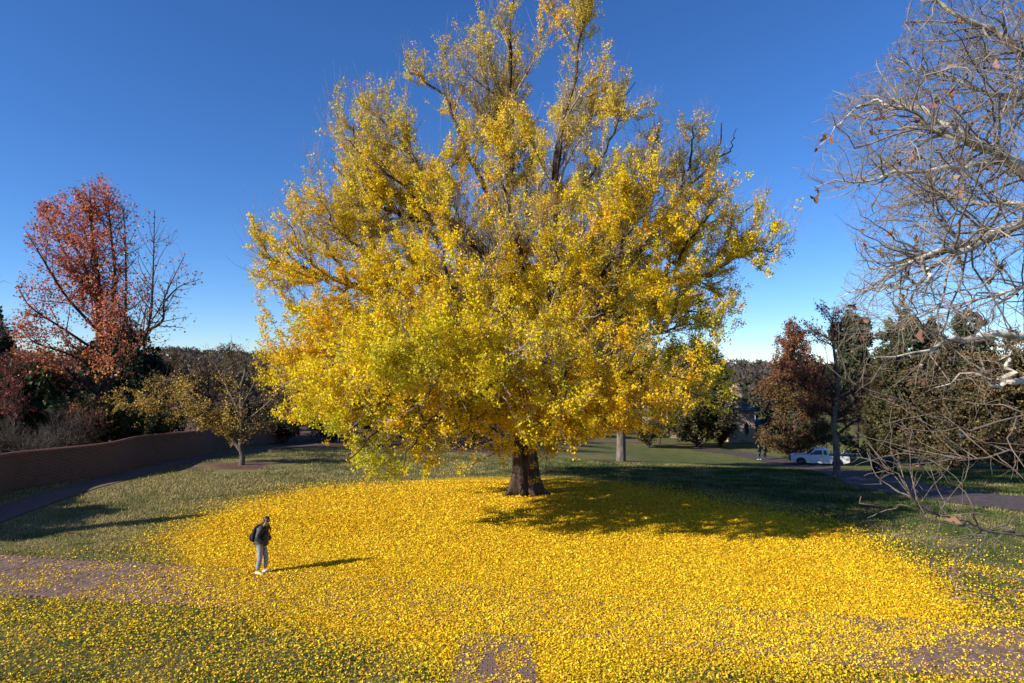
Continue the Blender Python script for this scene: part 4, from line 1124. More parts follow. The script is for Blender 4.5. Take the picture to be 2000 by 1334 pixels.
# ------------------------------------------------------------------ sycamore reaching in from the right
sb = np.array([17.5, 13.5, 0.0])
def sp(px, py, D): return at(px, py, D) - sb
SYC = [
    ([(0, 0, 4.2), sp(2250, 480, 13), sp(2050, 345, 12.2), sp(1950, 305, 12), sp(1880, 275, 11.8), sp(1830, 250, 11.6), sp(1745, 190, 11.5)], .20, .03),
    ([sp(1950, 305, 12), sp(1890, 330, 11.4), sp(1760, 340, 11), sp(1690, 350, 10.8), sp(1600, 355, 10.6)], .07, .012),
    ([sp(1890, 275, 11.8), sp(1750, 200, 12.4), sp(1680, 215, 12.6), sp(1600, 280, 12.8)], .06, .012),
    ([(0, 0, 3.6), sp(2200, 470, 12.6), sp(2000, 440, 11.4), sp(1905, 480, 11), sp(1800, 505, 10.8), sp(1700, 530, 10.6)], .14, .015),
    ([sp(1800, 505, 10.8), sp(1805, 545, 10.6), sp(1740, 560, 10.4), sp(1640, 570, 10.2)], .05, .01),
    ([(0, 0, 3.0), sp(2200, 640, 12), sp(2000, 648, 10.8), sp(1900, 660, 10.6), sp(1860, 660, 10.5), sp(1800, 690, 10.3), sp(1700, 700, 10)], .10, .012),
    ([(0, 0, 2.4), sp(2200, 760, 12), sp(1990, 748, 10.6), sp(1955, 745, 10.5), sp(1900, 735, 10.4), sp(1820, 755, 10.3)], .09, .012),
    ([sp(1965, 745, 10.5), sp(1970, 700, 10.6), sp(1945, 690, 10.7)], .05, .012),
    ([(0, 0, 6.0), sp(2200, 260, 13), sp(2050, 130, 12.6), sp(1940, 60, 12.4), sp(1850, 20, 12.2), sp(1800, -30, 12)], .14, .02),
    ([(0, 0, 6.0), sp(2200, 200, 14.6), sp(2000, 190, 15), sp(1850, 150, 15.2), sp(1740, 110, 15.4)], .12, .015),
    ([(0, 0, 7.0), sp(2300, 100, 13), sp(2080, -60, 12.6), sp(1950, -120, 12.4)], .14, .02),
    ([(0, 0, 5.0), sp(2200, 380, 15), sp(1990, 400, 15.6), sp(1840, 380, 16), sp(1700, 300, 16.2)], .12, .015),
    ([(0, 0, 2.6), sp(2150, 900, 10.5), sp(2000, 1045, 9.4), sp(1880, 1020, 9.2), sp(1800, 990, 9.0), sp(1740, 930, 8.9), sp(1690, 880, 8.8)], .05, .007),
    ([sp(2000, 1045, 9.4), sp(1900, 1035, 8.8), sp(1780, 1000, 8.6), sp(1670, 960, 8.5)], .025, .006),
    ([(0, 0, 2.5), sp(2200, 1000, 10), sp(2050, 1150, 9), sp(1960, 1168, 8.8), sp(1890, 1150, 8.7), sp(1850, 1110, 8.6)], .03, .006),
    ([(0, 0, 2.8), sp(2200, 850, 10.5), sp(2050, 880, 9.8), sp(1920, 890, 9.5), sp(1830, 900, 9.3), sp(1760, 870, 9.2)], .04, .007),
    ([(0, 0, 2.8), sp(2200, 760, 10.5), sp(2050, 800, 9.8), sp(1920, 830, 9.5), sp(1800, 810, 9.3), sp(1690, 760, 9.2), sp(1590, 700, 9.1)], .035, .006),
    ([(0, 0, 3.4), sp(2200, 560, 14.2), sp(2000, 560, 14.6), sp(1850, 600, 14.8), sp(1720, 620, 15)], .08, .01),
    ([(0, 0, 2.6), sp(2200, 900, 12.2), sp(2040, 980, 11.4), sp(1960, 1030, 11.2), sp(1860, 1075, 11)], .04, .007),
]
rsy = np.random.default_rng(123)
syc = plant("sycamore_tree", "leafless sycamore with pale mottled limbs and grey twigs reaching over the lawn", "tree", sb)
S0, SR0 = limb_set(SYC, 16, .05, rsy)
TP = spline([(0, 0, -.3), (0, 0, 0), (.1, 0, 3), (0, .2, 7), (-.2, .3, 11), (-.3, .3, 17)], 24)[None]; TR = np.interp(np.linspace(0, 1, 24), [0, .05, .3, 1], [.75, .55, .45, .06])[None]
def senv(p):
    w = p + sb; px = CX + F * w[..., 0] / np.maximum(w[..., 1], 1); py = HOR - F * (w[..., 2] - CAMH) / np.maximum(w[..., 1], 1)
    lo = np.interp(py, [-100, 0, 60, 180, 260, 330, 400, 480, 560, 700, 800, 900, 1000, 1170, 1200], [1800, 1785, 1770, 1620, 1570, 1550, 1600, 1680, 1640, 1580, 1650, 1660, 1660, 1800, 2500])
    return (px > lo) & (w[..., 1] > 7.8) & (py < 1175)
big = np.array([sr[0] > .045 or True for sr in SR0])
LOW = [5, 6, 7, 12, 13, 14, 15, 16, 18]; HI = [k for k in range(len(S0)) if k not in LOW]
lk = dict(tl=.45, Lmin=.7, angv=14, up=.10, wig=.20, n=9, rf=.5, rtip=.25, rmax=.032, rmin=.006, env=senv)
Sa, SRa = kids(rsy, [(S0[LOW], SR0[LOW])], 34, .35, 1, L=.22, Lmax=1.7, ang=44, **lk)
S1, SR1 = kids(rsy, [(S0[HI], SR0[HI])], 340, .3, 1, L=.3, tl=.45, Lmax=3.0, Lmin=.7, ang=48, angv=14, up=.10, wig=.27, n=9, rf=.5, rtip=.25, rmax=.024, rmin=.007, env=senv)
Sb, SRb = kids(rsy, [(Sa, SRa), (S0[LOW], SR0[LOW])], 170, .3, 1, L=.35, tl=.4, Lmax=.9, Lmin=.3, ang=46, angv=16, up=.15, wig=.16, n=6, rf=.5, rtip=.5, rmax=.008, rmin=.0042, env=senv)
Sc, SRc = kids(rsy, [(Sb, SRb)], 190, .3, 1, L=.5, tl=.3, Lmax=.4, Lmin=.15, ang=48, angv=16, up=.2, wig=.16, n=4, rf=.6, rtip=.6, rmax=.005, rmin=.0036, env=senv)
S2, SR2 = kids(rsy, [(S1, SR1), (S0[HI], SR0[HI])], 2900, .2, 1, L=.42, tl=.4, Lmax=1.2, Lmin=.35, ang=48, angv=16, up=.12, wig=.24, n=6, rf=.5, rtip=.45, rmax=.0075, rmin=.0042, env=senv)
S3, SR3 = kids(rsy, [(S2, SR2), (S1, SR1)], 6000, .2, 1, L=.5, tl=.3, Lmax=.5, Lmin=.18, ang=50, angv=16, up=.2, wig=.18, n=4, rf=.6, rtip=.6, rmax=.005, rmin=.0034, env=senv)
T1, TR1 = kids(rsy, [(TP, TR)], 16, .35, 1, L=99, tl=0, Lmax=6, ang=50, up=.5, n=9, rf=.4, rtip=.15, env=lambda p: p[..., 0] > -1)
v, f = join([tubes(TP, TR, 14)]); mesh_np("trunk", v, f, "sycamore_bark", syc, smooth=True)
THINL = [12, 13, 14, 15, 16, 18]; THK = [k for k in range(len(S0)) if k not in THINL]
v, f = tubes(S0[THINL], np.maximum(SR0[THINL] * .62, .0075), 6); mesh_np("low_bough", v, f, "low_twig", syc, smooth=True)
v, f = join([tubes(S0[THK], np.maximum(SR0[THK] - .007, .005), 8), tubes(T1, TR1, 6)]); mesh_np("limbwork", v, f, "sycamore_bark", syc, smooth=True)
v, f = join([tubes(S1, SR1, 4), tubes(S2, SR2, 3), tubes(S3[:, [0, 2, 3]], SR3[:, [0, 2, 3]], 3)]); mesh_np("branchwork", v, f, "sycamore_twig", syc, smooth=True)
v, f = join([tubes(Sa, SRa, 5), tubes(Sb, SRb, 4), tubes(Sc, SRc, 3)]); mesh_np("low_branchwork", v, f, "low_twig", syc, smooth=True)
pos = on_branches(rsy, [(S1, SR1), (S2, SR2), (Sb, SRb), (Sb, SRb)], 110, .3, 1, .01)
pos = pos[senv(pos)]
for p_ in pos:                                      # curled dead leaves, each a crumpled five lobed blade
    m_ = 9; a_ = np.linspace(-2.3, 2.3, m_); rr_ = .075 * (1 + .45 * np.cos(a_ * 2.7)) * (.8 + .4 * rsy.random())
    e1 = unit(rsy.normal(size=3) + np.array([0, 0, -1.2])); e2 = unit(np.cross(e1, rsy.normal(size=3))); e3 = np.cross(e1, e2)
    q_ = [p_] + [p_ + (e1 * math.cos(t) + e2 * math.sin(t)) * r_ + e3 * (r_ * .9 * abs(math.sin(t)) + rsy.normal() * .012) + e1 * .03 for t, r_ in zip(a_, rr_)]
    mesh_np("dead_leaf", np.array(q_), np.array([[0, i, i + 1] for i in range(1, m_)]), "leaf", syc, col=np.repeat(colours(rsy, 1, [(.26, .14, .09), (.36, .22, .15), (.18, .09, .06)])[:1], m_ + 1, 0))

# ================================================================== BUILDINGS
# stone chapel ------------------------------------------------------
def pointed(x, z0, w, h, n=6):
    """outline (x,z) of a pointed arch window"""
    hw = w / 2; pts = [(x - hw, z0), (x + hw, z0), (x + hw, z0 + h - w)]
    for k in range(1, n):
        a = k / n; pts.append((x + hw * math.cos(a * math.pi / 2) ** .9 * (1 - a * .12), z0 + h - w + w * math.sin(a * math.pi / 2)))
    pts.append((x, z0 + h))
    pts += [(2 * x - p[0], p[1]) for p in reversed(pts[2:-1])]
    return pts
def window(parent, x, z0, w, h, y):
    o = MB(); out = pointed(x, z0, w, h); inn = pointed(x, z0 + .08, w - .26, h - .24)
    n = len(out); v = [(p[0], y - .12, p[1]) for p in out] + [(p[0], y - .12, p[1]) for p in inn] + [(p[0], y + .1, p[1]) for p in out] + [(p[0], y + .1, p[1]) for p in inn]
    f = []
    for i in range(n):
        j = (i + 1) % n
        f += [(i, j, n + j, n + i), (2 * n + i, i + 0, j, 2 * n + j), (n + i, n + j, 3 * n + j, 3 * n + i)]
    o.add(v, f)
    fr = o.build("window", "dressed_stone", parent)
    g = MB(); g.add([(p[0], y - .02, p[1]) for p in inn], [list(range(n))]); g.build("pane", "dark_glass", fr)
    if w > .9:
        m = MB()
        for q in ((-1, 0, 1) if w > 2 else (0,)):
            m.box(x + q * w / 4 - .05, x + q * w / 4 + .05, y - .08, y + .02, z0, z0 + h * (.97 if q == 0 else .8))
        m.build("mullion", "dressed_stone", fr)

cz = float(terrain(21, 98)) - .2
chapel = tag(empty("stone_chapel", (21.4, 98, cz)), "tan rubble stone chapel with slate roofs, buttresses and pointed windows behind the ginkgo", "chapel")
chapel.scale = (1.22, 1.22, 1.22)
def gable_block(x0, x1, y0, y1, h, rh, along, name_wall="wall", roof_mat="slate", ov=.35):
    w = MB(); r = MB()
    if along == 'x':
        ym = (y0 + y1) / 2
        w.add([(x0, y0, 0), (x0, y1, 0), (x0, y1, h), (x0, ym, h + rh), (x0, y0, h), (x1, y0, 0), (x1, y1, 0), (x1, y1, h), (x1, ym, h + rh), (x1, y0, h)],
              [(0, 4, 3, 2, 1), (5, 6, 7, 8, 9), (0, 5, 9, 4), (1, 2, 7, 6), (4, 9, 8, 3), (3, 8, 7, 2)])
        k = rh / (ym - y0)
        for sgn, ye in ((-1, y0), (1, y1)):
            e = ye + sgn * ov
            r.add([(x0 - .2, e, h - ov * k + .06), (x1 + .2, e, h - ov * k + .06), (x1 + .2, ym, h + rh + .06), (x0 - .2, ym, h + rh + .06),
                   (x0 - .2, e, h - ov * k + .24), (x1 + .2, e, h - ov * k + .24), (x1 + .2, ym, h + rh + .24), (x0 - .2, ym, h + rh + .24)], [(0, 1, 2, 3), (4, 7, 6, 5), (0, 4, 5, 1), (0, 3, 7, 4), (1, 5, 6, 2)])
    else:
        xm = (x0 + x1) / 2
        w.add([(x0, y0, 0), (x1, y0, 0), (x1, y0, h), (xm, y0, h + rh), (x0, y0, h), (x0, y1, 0), (x1, y1, 0), (x1, y1, h), (xm, y1, h + rh), (x0, y1, h)],
              [(0, 1, 2, 3, 4), (5, 9, 8, 7, 6), (0, 4, 9, 5), (1, 6, 7, 2), (4, 3, 8, 9), (3, 2, 7, 8)])
        k = rh / (xm - x0)
        for sgn, xe in ((-1, x0), (1, x1)):
            e = xe + sgn * ov
            r.add([(e, y0 + .3, h - ov * k + .06), (e, y1 + .2, h - ov * k + .06), (xm, y1 + .2, h + rh + .06), (xm, y0 + .3, h + rh + .06),
                   (e, y0 + .3, h - ov * k + .24), (e, y1 + .2, h - ov * k + .24), (xm, y1 + .2, h + rh + .24), (xm, y0 + .3, h + rh + .24)], [(0, 1, 2, 3), (4, 7, 6, 5), (0, 4, 5, 1), (0, 3, 7, 4), (1, 5, 6, 2)])
    w.build(name_wall, "rubble_stone", chapel); r.build("roof", roof_mat, chapel)
gable_block(-9.5, 9.0, 1.5, 11.0, 5.2, 5.0, 'x')                       # nave
gable_block(-1.2, 5.0, -2.6, 2.2, 6.2, 4.4, 'y')                        # transept
# aisle with a low lean-to roof
MB().box(-9.8, -1.3, -1.6, 1.48, 0, 2.9).build("wall", "rubble_stone", chapel)
a = MB(); a.add([(-10.1, -2.0, 2.75), (-1.25, -2.0, 2.75), (-1.25, 1.47, 4.7), (-10.1, 1.47, 4.7), (-10.1, -2.0, 2.95), (-1.25, -2.0, 2.95), (-1.25, 1.47, 4.9), (-10.1, 1.47, 4.9)], [(0, 3, 2, 1), (4, 5, 6, 7), (0, 1, 5, 4), (3, 0, 4, 7), (1, 2, 6, 5)])
a.build("roof", "slate", chapel)
for x in (-9.6, -7.0, -4.4, -1.7):
    b = MB(); b.prism([(-.0, 0), (-1.0, 0), (-1.0, 1.5), (-.55, 2.1), (-.55, 3.3), (0, 4.0)], x - .32, x + .32)
    b.v = [(p[1], -1.62 + p[0], p[2]) for p in b.v]; b.build("buttress", "rubble_stone", chapel)
for x in (-8.3, -5.7, -3.05):
    window(chapel, x - .45, 1.0, .6, 1.5, -1.6); window(chapel, x + .45, 1.0, .6, 1.5, -1.6)
for x in (-1.25, 5.05):
    b = MB(); b.prism([(0, 0), (-1.2, 0), (-1.2, 2.6), (-.7, 3.4), (-.7, 5.4), (0, 6.4)], x - .4, x + .4)
    b.v = [(p[1], -2.62 + p[0], p[2]) for p in b.v]; b.build("buttress", "rubble_stone", chapel)
window(chapel, 1.9, 2.2, 2.8, 5.2, -2.6)
window(chapel, -.35, 1.0, .7, 1.9, -2.6); window(chapel, 4.1, 1.0, .7, 1.9, -2.6)
MB().box(5.3, 9.4, -.6, 1.48, 0, 3.1).build("wall", "rubble_stone", chapel)
a = MB(); a.add([(5.2, -1.0, 2.95), (9.6, -1.0, 2.95), (9.6, 1.47, 4.6), (5.2, 1.47, 4.6), (5.2, -1.0, 3.15), (9.6, -1.0, 3.15), (9.6, 1.47, 4.8), (5.2, 1.47, 4.8)], [(0, 3, 2, 1), (4, 5, 6, 7), (0, 1, 5, 4), (3, 0, 4, 7), (1, 2, 6, 5)])
a.build("roof", "slate", chapel)
window(chapel, 7.0, 1.0, .7, 1.6, -.6); window(chapel, 8.4, 1.0, .7, 1.6, -.6)
c_ = MB(); c_.add([(-.35 + 1.9, -2.6, 10.6), (.35 + 1.9, -2.6, 10.6), (1.9 + .35, -2.2, 10.6), (1.9 - .35, -2.2, 10.6), (1.9 - .1, -2.5, 11.6), (1.9 + .1, -2.5, 11.6), (1.9 + .1, -2.3, 11.6), (1.9 - .1, -2.3, 11.6)], [(0, 1, 5, 4), (1, 2, 6, 5), (2, 3, 7, 6), (3, 0, 4, 7), (4, 5, 6, 7)])
c_.build("finial", "dressed_stone", chapel)

# dark stone lodge with a chimney, right of the chapel
lz = float(terrain(32.5, 92)) - .1
lodge = tag(empty("stone_lodge", (32.3, 92, lz)), "small dark stone outbuilding with a tall chimney right of the chapel", "building")
lodge.scale = (1.2, 1.2, 1.2)
w = MB(); w.box(-1.5, 1.5, -1.5, 4, 0, 3.7); w.build("wall", "rubble_stone", lodge)
r = MB(); r.loft([[(-1.75, -1.75, 3.7), (1.75, -1.75, 3.7), (1.75, 4.25, 3.7), (-1.75, 4.25, 3.7)], [(-1.75, -1.75, 3.85), (1.75, -1.75, 3.85), (1.75, 4.25, 3.85), (-1.75, 4.25, 3.85)], [(-.3, .6, 5.0), (.3, .6, 5.0), (.3, 2, 5.0), (-.3, 2, 5.0)]]); rf = r.build("roof", "slate", lodge)
ch = MB(); ch.box(-.9, .1, -1.2, -.3, 3.9, 6.2).box(-1.0, .2, -1.3, -.2, 6.2, 6.45).box(-.7, -.1, -1.05, -.45, 6.45, 6.9); ch.build("chimney", "rubble_stone", rf)
window(lodge, 0.5, .9, .8, 1.6, -1.5)

# white building on the far hill -------------------------------------
wb = at(1456, 716, 760); wz = float(terrain(wb[0], wb[1]))
far_b = tag(empty("hospital_block", (wb[0], 760, wz)), "long flat roofed white block on the far skyline", "building")
top = at(1456, 710.5, 760)[2] - wz
MB().box(-15.5, 15.5, 0, 14, -3, top).build("wall", "dull_white", far_b)
MB().box(-15.9, 15.9, -.4, 14.4, top + .02, top + .5).build("parapet", "dull_white", far_b)
for k in range(12):
    x = -13.2 + k * 2.4
    MB().box(x - .7, x + .7, -.12, .2, top - 3.4, top - .9).build("window", "dark_glass", far_b)
MB().box(-14, -10, 3, 9, top + .4, top + 2).build("roof_unit", "dull_white", far_b)
# a long low pale building seen low between the rust tree and the lodge, and one left far off
def shed(px0, px1, ptop, D_, label, wallmat="dull_white"):
    a_, b_ = at(px0, ptop, D_), at(px1, ptop, D_); zb = float(terrain((a_[0] + b_[0]) / 2, D_)); hw = (b_[0] - a_[0]) / 2; h = a_[2] - zb
    root = tag(empty("far_house", ((a_[0] + b_[0]) / 2, D_, zb)), label, "house")
    MB().box(-hw, hw, 0, hw * .9 + 3, -.5, h * .7).build("wall", wallmat, root)
    r = MB(); r.prism([(-hw - .3, h * .7 + .01), (hw + .3, h * .7 + .01), (hw + .3, h * .7 + .2), (0, h), (-hw - .3, h * .7 + .2)], -.3, hw * .9 + 3.3); r.build("roof", "slate", root)
    for k in range(4):
        x = -hw * .7 + k * hw * .466
        MB().box(x - hw * .1, x + hw * .1, -.06, .1, h * .25, h * .5).build("window", "dark_glass", root)
shed(1452, 1475, 800, 128, "pale cream house behind the parked cars")
shed(460, 500, 712, 300, "white house on the wooded hillside left of the ginkgo")

# ================================================================== WOODS ON THE RIDGE
rw = np.random.default_rng(300)
def woods(name, label, n, x0, x1, y0, y1, size, hmin, hmax, pal, blob=26):
    x = rw.uniform(x0, x1, n); y = rw.uniform(y0, y1, n); h = rw.uniform(hmin, hmax, n); z = terrain(x, y)
    m = blob
    d = unit(rw.normal(size=(n, m, 3))) * (rw.random((n, m, 1)) ** .4)
    d = d * np.array([.42, .42, .5]) * h[:, None, None]
    pos = np.stack([x, y, z + h * .52], -1)[:, None] + d
    pos = pos.reshape(-1, 3)
    v, f = leaf_geo(rw, pos, np.full(len(pos), size), "oval", -.6)
    cbase = np.asarray(pal)[rw.integers(0, len(pal), n)]
    c = np.repeat(cbase, m, 0) * (1 + .1 * rw.normal(size=(n * m, 1)))
    P = np.stack([np.stack([x, y, z - .5], -1), np.stack([x, y, z + h * .7], -1)], 1); R = np.stack([h * .025, h * .01], 1)
    tv, tf = tubes(P, R, 3)
    tcol = np.full((len(tv), 3), .05)
    v2 = np.concatenate([v, tv]); f2 = np.concatenate([f, tf[:, [0, 1, 2]] + len(v), tf[:, [0, 2, 3]] + len(v)])
    tag(mesh_np(name, v2, f2, "leaf", col=np.concatenate([np.repeat(np.clip(c, .01, .5), 3, 0), tcol])), label, "woods", kind="stuff")
woods("ridge_woods", "brown leafless woods covering the distant ridge", 1500, -480, 480, 330, 860, 2.4, 8, 13, [(.085, .07, .06), (.095, .078, .066), (.075, .066, .054), (.10, .08, .062)], 70)
woods("middle_woods", "mixed brown and green woods between the lawn and the ridge", 420, -170, 170, 112, 280, 1.5, 7, 10, [(.06, .05, .036), (.075, .06, .042), (.04, .048, .028), (.085, .062, .04)], 110)

# ================================================================== VEHICLES
def wheel(parent, x, y, r, w):
    s_ = 1 if y > 0 else -1
    t = MB(); t.lathe([(r * .62, -w / 2), (r * .93, -w / 2), (r, -w / 4), (r, w / 4), (r * .93, w / 2), (r * .62, w / 2)], 0, 0, 20, 'y')
    wh = empty("wheel", (x, y, r)); wh.parent = parent
    t.build("tyre", "black_rubber", wh, True)
    q = MB(); q.lathe([(r * .60, s_ * w * .50), (r * .50, s_ * w * .42), (r * .44, s_ * w * .22), (r * .30, s_ * w * .26), (r * .2, s_ * w * .46), (r * .1, s_ * w * .50)], 0, 0, 16, 'y'); q.build("rim", "metal_rim", wh)
    return wh
def arch(cx, r, n=8): return [(cx + r * math.cos(math.pi - math.pi * k / n), .30 + r * math.sin(math.pi * k / n)) for k in range(n + 1)]

def pickup(base, rz):
    root = tag(empty("pickup_truck", base, rz), "white single cab pickup truck parked on the shaded road", "pickup truck")
    W = .93
    low = [(-2.62, .42)] + [(p[0], p[1]) for p in arch(-1.72, .47)] + arch(1.55, .47) + [(2.62, .48), (2.64, .95), (2.60, 1.06), (-.02, 1.06), (-.95, 1.06), (-1.05, 1.04), (-2.35, .98), (-2.60, .86), (-2.66, .62)]
    b = MB(); b.prism(low, -W, W); b.build("body", "white_paint", root)
    # cab with tumblehome
    prof = [(-1.10, 1.062), (-.42, 1.62), (-.25, 1.68), (.62, 1.69), (.74, 1.62), (.82, 1.062)]
    c = MB(); n = len(prof)
    v = [(x, -(W - .03 - (z - 1.06) * .26), z) for x, z in prof] + [(x, (W - .03 - (z - 1.06) * .26), z) for x, z in prof]
    c.add(v, [list(range(n)), list(range(2 * n - 1, n - 1, -1))] + [(i + n, (i + 1) % n + n, (i + 1) % n, i) for i in range(n)]); c.build("cab", "white_paint", root)
    for s_ in (-1, 1):
        g = MB(); pts = [(-.86, 1.12), (-.36, 1.54), (.20, 1.57), (.20, 1.12)]
        g.add([(x, s_ * (W - .022 - (z - 1.06) * .26), z) for x, z in pts], [(0, 1, 2, 3)]); g.build("side_window", "dark_glass", root)
        g = MB(); pts = [(.32, 1.14), (.32, 1.57), (.60, 1.57), (.66, 1.14)]
        g.add([(x, s_ * (W - .022 - (z - 1.06) * .26), z) for x, z in pts], [(0, 1, 2, 3)]); g.build("side_window", "dark_glass", root)
        d = MB(); d.box(-.93, .24, s_ * W - .006, s_ * W + .006, .5, .52).box(.235, .25, s_ * W - .006, s_ * W + .006, .5, 1.05).box(-.94, -.925, s_ * W - .006, s_ * W + .006, .5, 1.05); d.build("door_seam", "dark_paint", root)
        MB().box(.05, .2, s_ * W - .01 - .01, s_ * W + .03, .93, .97).build("door_handle", "dark_paint", root)
        m = MB(); m.box(-.86, -.72, s_ * (W + .02), s_ * (W + .2), 1.1, 1.28); m.build("mirror", "dark_paint", root)
        MB().box(-2.66, -2.48, s_ * .86 - .08, s_ * .86 + .075, .70, .88).build("headlight", "clear_lens", root)
        MB().box(2.56, 2.66, s_ * .86 - .07, s_ * .86 + .078, .70, 1.02).build("taillight", "red_lens", root)
        for cx in (-1.72, 1.55):
            ar = MB(); k = arch(cx, .50, 10); k2 = arch(cx, .455, 10); mm = len(k)
            ar.add([(x, s_ * (W + .025), z) for x, z in k] + [(x, s_ * (W + .025), z) for x, z in k2] + [(x, s_ * (W - .3), z) for x, z in k2], [(i, i + 1, mm + i + 1, mm + i) for i in range(mm - 1)] + [(mm + i, mm + i + 1, 2 * mm + i + 1, 2 * mm + i) for i in range(mm - 1)])
            ar.build("wheel_arch", "dark_paint", root)
        for cx in (-1.72, 1.55): wheel(root, cx, s_ * (W - .13), .37, .24)
    g = MB(); g.add([(-1.06, -.76, 1.10), (-1.06, .76, 1.10), (-.44, .66, 1.61), (-.44, -.66, 1.61)], [(0, 1, 2, 3)])
    g.v = [(x - .022, y_, z) for x, y_, z in g.v]; g.build("windscreen", "dark_glass", root)
    g = MB(); g.add([(.835, -.68, 1.15), (.835, .68, 1.15), (.775, .6, 1.56), (.775, -.6, 1.56)], [(0, 1, 2, 3)]); g.v = [(x + .01, y_, z) for x, y_, z in g.v]; g.build("rear_window", "dark_glass", root)
    t = MB(); t.box(.84, 2.60, -.80, .80, 1.03, 1.068); t.build("load_bed", "dark_paint", root)
    t = MB(); t.box(2.62, 2.80, -.90, .90, .44, .62, .03); t.build("rear_bumper", "dark_paint", root)
    t = MB(); t.box(-2.78, -2.60, -.92, .92, .40, .60, .03); t.build("front_bumper", "dark_paint", root)
    t = MB(); t.box(-2.70, -2.60, -.66, .66, .64, .86); t.build("grille", "dark_paint", root)
    t = MB(); t.box(2.63, 2.66, -.72, .72, .64, 1.03); t.build("tailgate", "white_paint", root)
    return root
tp = gnd(1600, 908)
pickup(tp, math.radians(-20))

def car(base, rz, paint, label, suv=False):
    root = tag(empty("parked_car", base, rz), label, "car", "cars parked beyond the lawn")
    W = .88
    low = [(-2.15, .36)] + arch(-1.35, .40) + arch(1.35, .40) + [(2.15, .40), (2.18, .80), (2.05, .96), (-1.1, .94), (-2.0, .80), (-2.18, .62)]
    MB().prism(low, -W, W).build("body", paint, root)
    prof = [(-1.15, .945), (-.45, 1.42), (.55, 1.46), (1.7 if suv else 1.2, 1.40 if suv else 1.2), (1.95 if suv else 1.8, .965)]
    n = len(prof)
    v = [(x, -(W - .04 - (z - .94) * .35), z) for x, z in prof] + [(x, (W - .04 - (z - .94) * .35), z) for x, z in prof]
    c = MB(); c.add(v, [list(range(n)), list(range(2 * n - 1, n - 1, -1))] + [(i + n, (i + 1) % n + n, (i + 1) % n, i) for i in range(n)]); c.build("cabin", "dark_glass", root)
    r = MB(); r.loft([[(-.44, -.62, 1.43), (.56, -.62, 1.47), (.56, .62, 1.47), (-.44, .62, 1.43)], [(-.36, -.58, 1.47), (.52, -.58, 1.51), (.52, .58, 1.51), (-.36, .58, 1.47)]]); r.build("roof", paint, root)
    for s_ in (-1, 1):
        MB().box(.0, .08, s_ * (W - .06) - .02, s_ * (W - .06) + .02, .95, 1.2).build("door_pillar", paint, root)
        MB().box(-2.2, -2.05, s_ * .66 - .14, s_ * .66 + .14, .60, .74).build("headlight", "clear_lens", root)
        MB().box(2.08, 2.2, s_ * .68 - .12, s_ * .68 + .12, .66, .84).build("taillight", "red_lens", root)
        for cx in (-1.35, 1.35): wheel(root, cx, s_ * (W - .12), .33, .2)
    return root
for px, py, D_, rz, paint, lab in ((1478, 0, 112, .1, "blue_paint", "dark blue car parked behind the lodge next to a silver car"), (1512, 0, 110, -.1, "silver_paint", "silver car parked under the rust coloured tree"), (735, 0, 74, .05, "dark_paint", "dark car half hidden behind the ginkgo's hanging boughs")):
    b = at(px, 715, D_); b[2] = float(terrain(b[0], b[1]))
    car(b, rz, paint, lab, suv=paint == "dark_paint")

# ================================================================== STREET FURNITURE
def lamp_post(base, label):
    root = tag(empty("lamp_post", base), label, "lamp post")
    MB().lathe([(.16, -.05), (.16, .12), (.12, .18), (.10, .55), (.07, .62)], n=12).build("base", "green_paint", root)
    MB().lathe([(.055, .6), (.05, 2.6), (.07, 2.64), (.04, 2.7)], n=10).build("pole", "green_paint", root)
    ln = MB(); ln.loft([[(-.09, -.09, 2.71), (.09, -.09, 2.71), (.09, .09, 2.71), (-.09, .09, 2.71)], [(-.16, -.16, 3.1), (.16, -.16, 3.1), (.16, .16, 3.1), (-.16, .16, 3.1)]]); ln.build("lantern", "lantern_glass", root)
    fr = MB()
    for sx in (-1, 1):
        for sy in (-1, 1): fr.tube([(sx * .095, sy * .095, 2.70), (sx * .168, sy * .168, 3.11)], [.014, .014], 4)
    fr.build("lantern_frame", "green_paint", root)
    MB().loft([[(-.2, -.2, 3.11), (.2, -.2, 3.11), (.2, .2, 3.11), (-.2, .2, 3.11)], [(-.2, -.2, 3.14), (.2, -.2, 3.14), (.2, .2, 3.14), (-.2, .2, 3.14)], [(-.05, -.05, 3.32), (.05, -.05, 3.32), (.05, .05, 3.32), (-.05, .05, 3.32)]]).build("cap", "green_paint", root)
    MB().lathe([(.03, 3.32), (.045, 3.37), (.012, 3.46)], n=8).build("finial", "green_paint", root)
lamp_post(gnd(1880, 915), "dark lamp post with a lantern on the lawn in front of the brown trees")
lamp_post(gnd(1363, 868), "dark lamp post beside the slender tree at the road's end")

